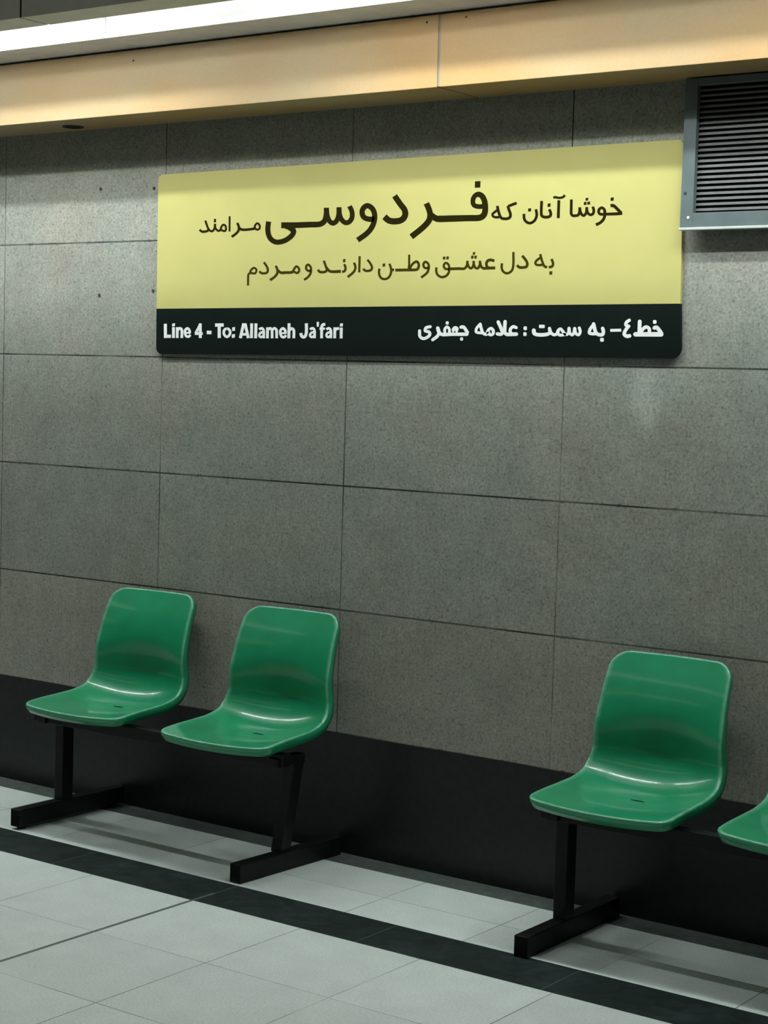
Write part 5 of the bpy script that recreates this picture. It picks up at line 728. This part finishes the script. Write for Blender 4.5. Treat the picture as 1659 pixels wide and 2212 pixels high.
def spline(vals, t):
    n = len(vals) - 1
    t = max(0.0, min(1.0, t)) * n
    i = min(int(t), n - 1)
    f = t - i
    p0, p1, p2, p3 = vals[max(i - 1, 0)], vals[i], vals[i + 1], vals[min(i + 2, n)]
    return 0.5 * ((2 * p1) + (-p0 + p2) * f + (2 * p0 - 5 * p1 + 4 * p2 - p3) * f * f + (-p0 + 3 * p1 - 3 * p2 + p3) * f ** 3)

def seat_mesh():
    PY = [p[0] for p in PROFILE]; PZ = [p[1] for p in PROFILE]
    NV, NU = 84, 40
    def centre(t):
        return Vector((0, spline(PY, t), spline(PZ, t)))
    # arc length parameter
    ts = [i / 600 for i in range(601)]
    cs = [centre(t) for t in ts]
    L = [0.0]
    for a, b in zip(cs, cs[1:]):
        L.append(L[-1] + (b - a).length)
    tot = L[-1]
    def t_of(s):
        s = max(0, min(tot, s))
        lo, hi = 0, 600
        while hi - lo > 1:
            m = (lo + hi) // 2
            if L[m] <= s: lo = m
            else: hi = m
        return ts[lo] + (ts[hi] - ts[lo]) * ((s - L[lo]) / max(L[hi] - L[lo], 1e-9))
    RF, RB = 0.029, 0.048                                  # corner radii at the front and at the top
    # rows crowd together near both ends so that the rounded corners stay smooth
    S = [tot * 0.5 * (1 - math.cos(math.pi * (0.04 + 0.92 * i / (NV - 1)))) for i in range(NV)]
    s0, s1 = S[0], S[-1]
    S = [(s - s0) / (s1 - s0) * tot for s in S]
    def surf(s, u):
        t = t_of(s)
        w = spline(HALF, t)
        if s < RF: w = w - RF + math.sqrt(max(0, RF * RF - (RF - s) ** 2))
        if s > tot - RB: w = w - RB + math.sqrt(max(0, RB * RB - (RB - (tot - s)) ** 2))
        c = centre(t)
        e = 0.004
        d = (centre(min(1, t + e)) - centre(max(0, t - e))).normalized()
        nrm = Vector((0, -d.z, d.y))
        w_full = spline(HALF, t)
        x = u * w
        q = abs(x / w_full)
        p = c + nrm * (spline(LIFT, t) * q ** 2.2)
        # the front edge bows out and the top edge bows up in the middle
        if s < 0.10: p.y -= 0.016 * (1 - q * q) * (1 - s / 0.10)
        if s > tot - 0.10: p += d * (0.008 * (1 - q * q) * (1 - (tot - s) / 0.10))
        p.x = x
        return p
    bm = bmesh.new()
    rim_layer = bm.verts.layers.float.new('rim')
    grid = []
    for s in S:
        grid.append([bm.verts.new(surf(s, -1 + 2 * j / NU)) for j in range(NU + 1)])
    for i in range(NV - 1):
        for j in range(NU):
            bm.faces.new((grid[i][j], grid[i][j + 1], grid[i + 1][j + 1], grid[i + 1][j]))
    bm.normal_update()
    # boundary loop, front left -> front right -> up the right side -> top -> down the left side
    loop = [grid[0][j] for j in range(NU + 1)] + [grid[i][NU] for i in range(1, NV)] + \
           [grid[-1][j] for j in range(NU - 1, -1, -1)] + [grid[i][0] for i in range(NV - 2, 0, -1)]
    n = len(loop)
    P = [v.co.copy() for v in loop]
    N = [v.normal.copy() for v in loop]
    up = sum((v.normal for v in grid[NV // 4]), Vector()).z
    if up < 0: N = [-q for q in N]
    O = []
    for i in range(n):
        tg = (P[(i + 1) % n] - P[i - 1])
        if tg.length < 1e-7: tg = P[(i + 2) % n] - P[i - 2]
        tg.normalize()
        o = tg.cross(N[i]).normalized()
        O.append(o)
    def smooth(A, k):
        for _ in range(k):
            A = [(A[i - 1] + A[i] * 2 + A[(i + 1) % n]).normalized() for i in range(n)]
        return A
    N, O = smooth(N, 6), smooth(O, 3)
    prev = loop
    r = 0.0065
    steps = [(r * math.sin(a), r * (1 - math.cos(a)), 1.0) for a in (math.radians(q) for q in (15, 32, 50, 70, 90))]
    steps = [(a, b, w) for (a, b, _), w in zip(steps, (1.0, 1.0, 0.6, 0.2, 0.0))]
    steps += [(r - 0.003, r + 0.009, 0.0), (r - 0.010, r + 0.022, 0.0)]
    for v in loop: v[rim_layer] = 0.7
    for (a, b, rv) in steps:
        row = []
        for i in range(n):
            vert = bm.verts.new(P[i] + O[i] * a - N[i] * b)
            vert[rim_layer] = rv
            row.append(vert)
        for i in range(n):
            j = (i + 1) % n
            bm.faces.new((prev[i], row[i], row[j], prev[j]))
        prev = row
    bmesh.ops.remove_doubles(bm, verts=bm.verts, dist=1e-6)
    return bm

def make_seat(parent, pos, rot):
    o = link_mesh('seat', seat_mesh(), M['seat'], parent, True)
    md = o.modifiers.new('thickness', 'SOLIDIFY')
    md.thickness = 0.004
    md.offset = -1.0
    o.location = pos
    o.rotation_euler = (0, 0, rot)
    bm = bmesh.new()                                       # drain slot in the middle of the seat
    pts = [(0.021 * math.cos(a) + (0.0 if abs(math.cos(a)) < 1e-9 else 0), 0.0032 * math.sin(a)) for a in (2 * math.pi * i / 20 for i in range(20))]
    top = [bm.verts.new((x, -0.265 + y, 0.4083)) for x, y in pts]
    bot = [bm.verts.new((x, -0.265 + y, 0.4030)) for x, y in pts]
    bm.faces.new(top); bm.faces.new(bot[::-1])
    for i in range(20):
        j = (i + 1) % 20
        bm.faces.new((top[i], bot[i], bot[j], top[j]))
    tag(link_mesh('drain_slot', bm, M['dark'], o), 'dark drain slot')
    return o

def copy_seat(src, parent, pos, rot):
    c = src.copy()
    COL.objects.link(c)
    c.parent = parent
    c.location, c.rotation_euler = pos, (0, 0, rot)
    for ch in src.children:
        d = ch.copy()
        COL.objects.link(d)
        d.parent = c
    return c

def make_leg(parent, x, y_front, y_back, post_y, lean=0.0, foot=0.0, turn=0.0):
    """post (the part) with its floor bar and bracket (sub-parts); x is the bar's left side"""
    z0, z1 = foot + 0.058, 0.372
    bm = bmesh.new()
    vsx = add_box(bm, (x + 0.001, post_y, z0), (x + 0.040, post_y + 0.050, z1))
    for v in bm.verts:
        if v.co.z > 0.2: v.co.x += lean
    es = [e for e in bm.edges]
    bmesh.ops.bevel(bm, geom=es, offset=0.002, segments=2, profile=0.5, affect='EDGES')
    post = link_mesh('leg', bm, M['black_metal'], parent)
    bm = bmesh.new()
    add_box(bm, (x, y_front, foot), (x + 0.042, y_back, foot + 0.0585), 0.0025)
    if turn:
        bmesh.ops.rotate(bm, verts=bm.verts, cent=(x + 0.02, y_front, 0), matrix=Matrix.Rotation(turn, 3, 'Z'))
    link_mesh('floor_bar', bm, M['black_metal'], post)
    bm = bmesh.new()                                        # arm from the post forward to the long beam
    add_box(bm, (x + lean + 0.002, -0.395, 0.345), (x + lean + 0.039, post_y + 0.050, 0.372), 0.002)
    link_mesh('bracket', bm, M['black_metal'], post)
    if foot:
        for yy in (y_front + 0.03, y_back - 0.05):
            bm = bmesh.new()
            add_cyl(bm, (x + 0.021, yy, 0.0), 'z', 0.014, foot + 0.001, 14)
            link_mesh('foot_pad', bm, M['black_metal'], post)
    return post

def make_bench(label, base, beam_span, legs, seats, proto=None):
    b = thing('bench', label, 'bench', base, 0, 'green seat benches along the wall')
    T = -Vector(base)
    made = []
    for kw in legs:
        p = make_leg(b, **kw)
        made.append(p)
    bm = bmesh.new()
    add_box(bm, (beam_span[0], -0.385, 0.345), (beam_span[1], -0.345, 0.385), 0.003)
    made.append(link_mesh('beam', bm, M['black_metal'], b))
    for m_ in made:
        m_.matrix_parent_inverse = Matrix.Translation(T)
    for (pos, rot) in seats:
        x, y = pos
        # poses are measured at the point of the seat 0.3 m behind its own origin
        px = x - math.sin(rot) * 0.3
        py = y + math.cos(rot) * 0.3
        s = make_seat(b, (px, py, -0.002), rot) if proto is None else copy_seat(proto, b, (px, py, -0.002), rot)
        proto = proto or s
        s.matrix_parent_inverse = Matrix.Translation(T)
        # bracket plates that carry the seat on the beam
        for mx in (-0.09, 0.05):
            box('mount', (mx, -0.385, 0.383), (mx + 0.04, -0.20, 0.398), M['black_metal'], s, 0.001)
    return b, proto

D = math.radians
bench_a, proto = make_bench('two-seat green plastic bench below the yellow sign, at the left',
    (1.16, -0.28, 0.0), (0.60, 1.69),
    [dict(x=0.628, y_front=-0.507, y_back=-0.012, post_y=-0.311, foot=0.010, turn=0.0),
     dict(x=1.590, y_front=-0.503, y_back=-0.022, post_y=-0.311, lean=0.050, turn=-0.035)],
    [((0.852, -0.269), D(2.8)), ((1.490, -0.297), D(2.89))])
bench_b, _ = make_bench('green plastic bench at the right, below the grille, second seat cut by the frame',
    (3.15, -0.28, 0.0), (2.60, 3.95),
    [dict(x=2.622, y_front=-0.535, y_back=-0.022, post_y=-0.335, turn=0.0),
     dict(x=3.840, y_front=-0.535, y_back=-0.022, post_y=-0.335)],
    [((2.826, -0.284), D(0.16)), ((3.372, -0.272), D(0.3))], proto)
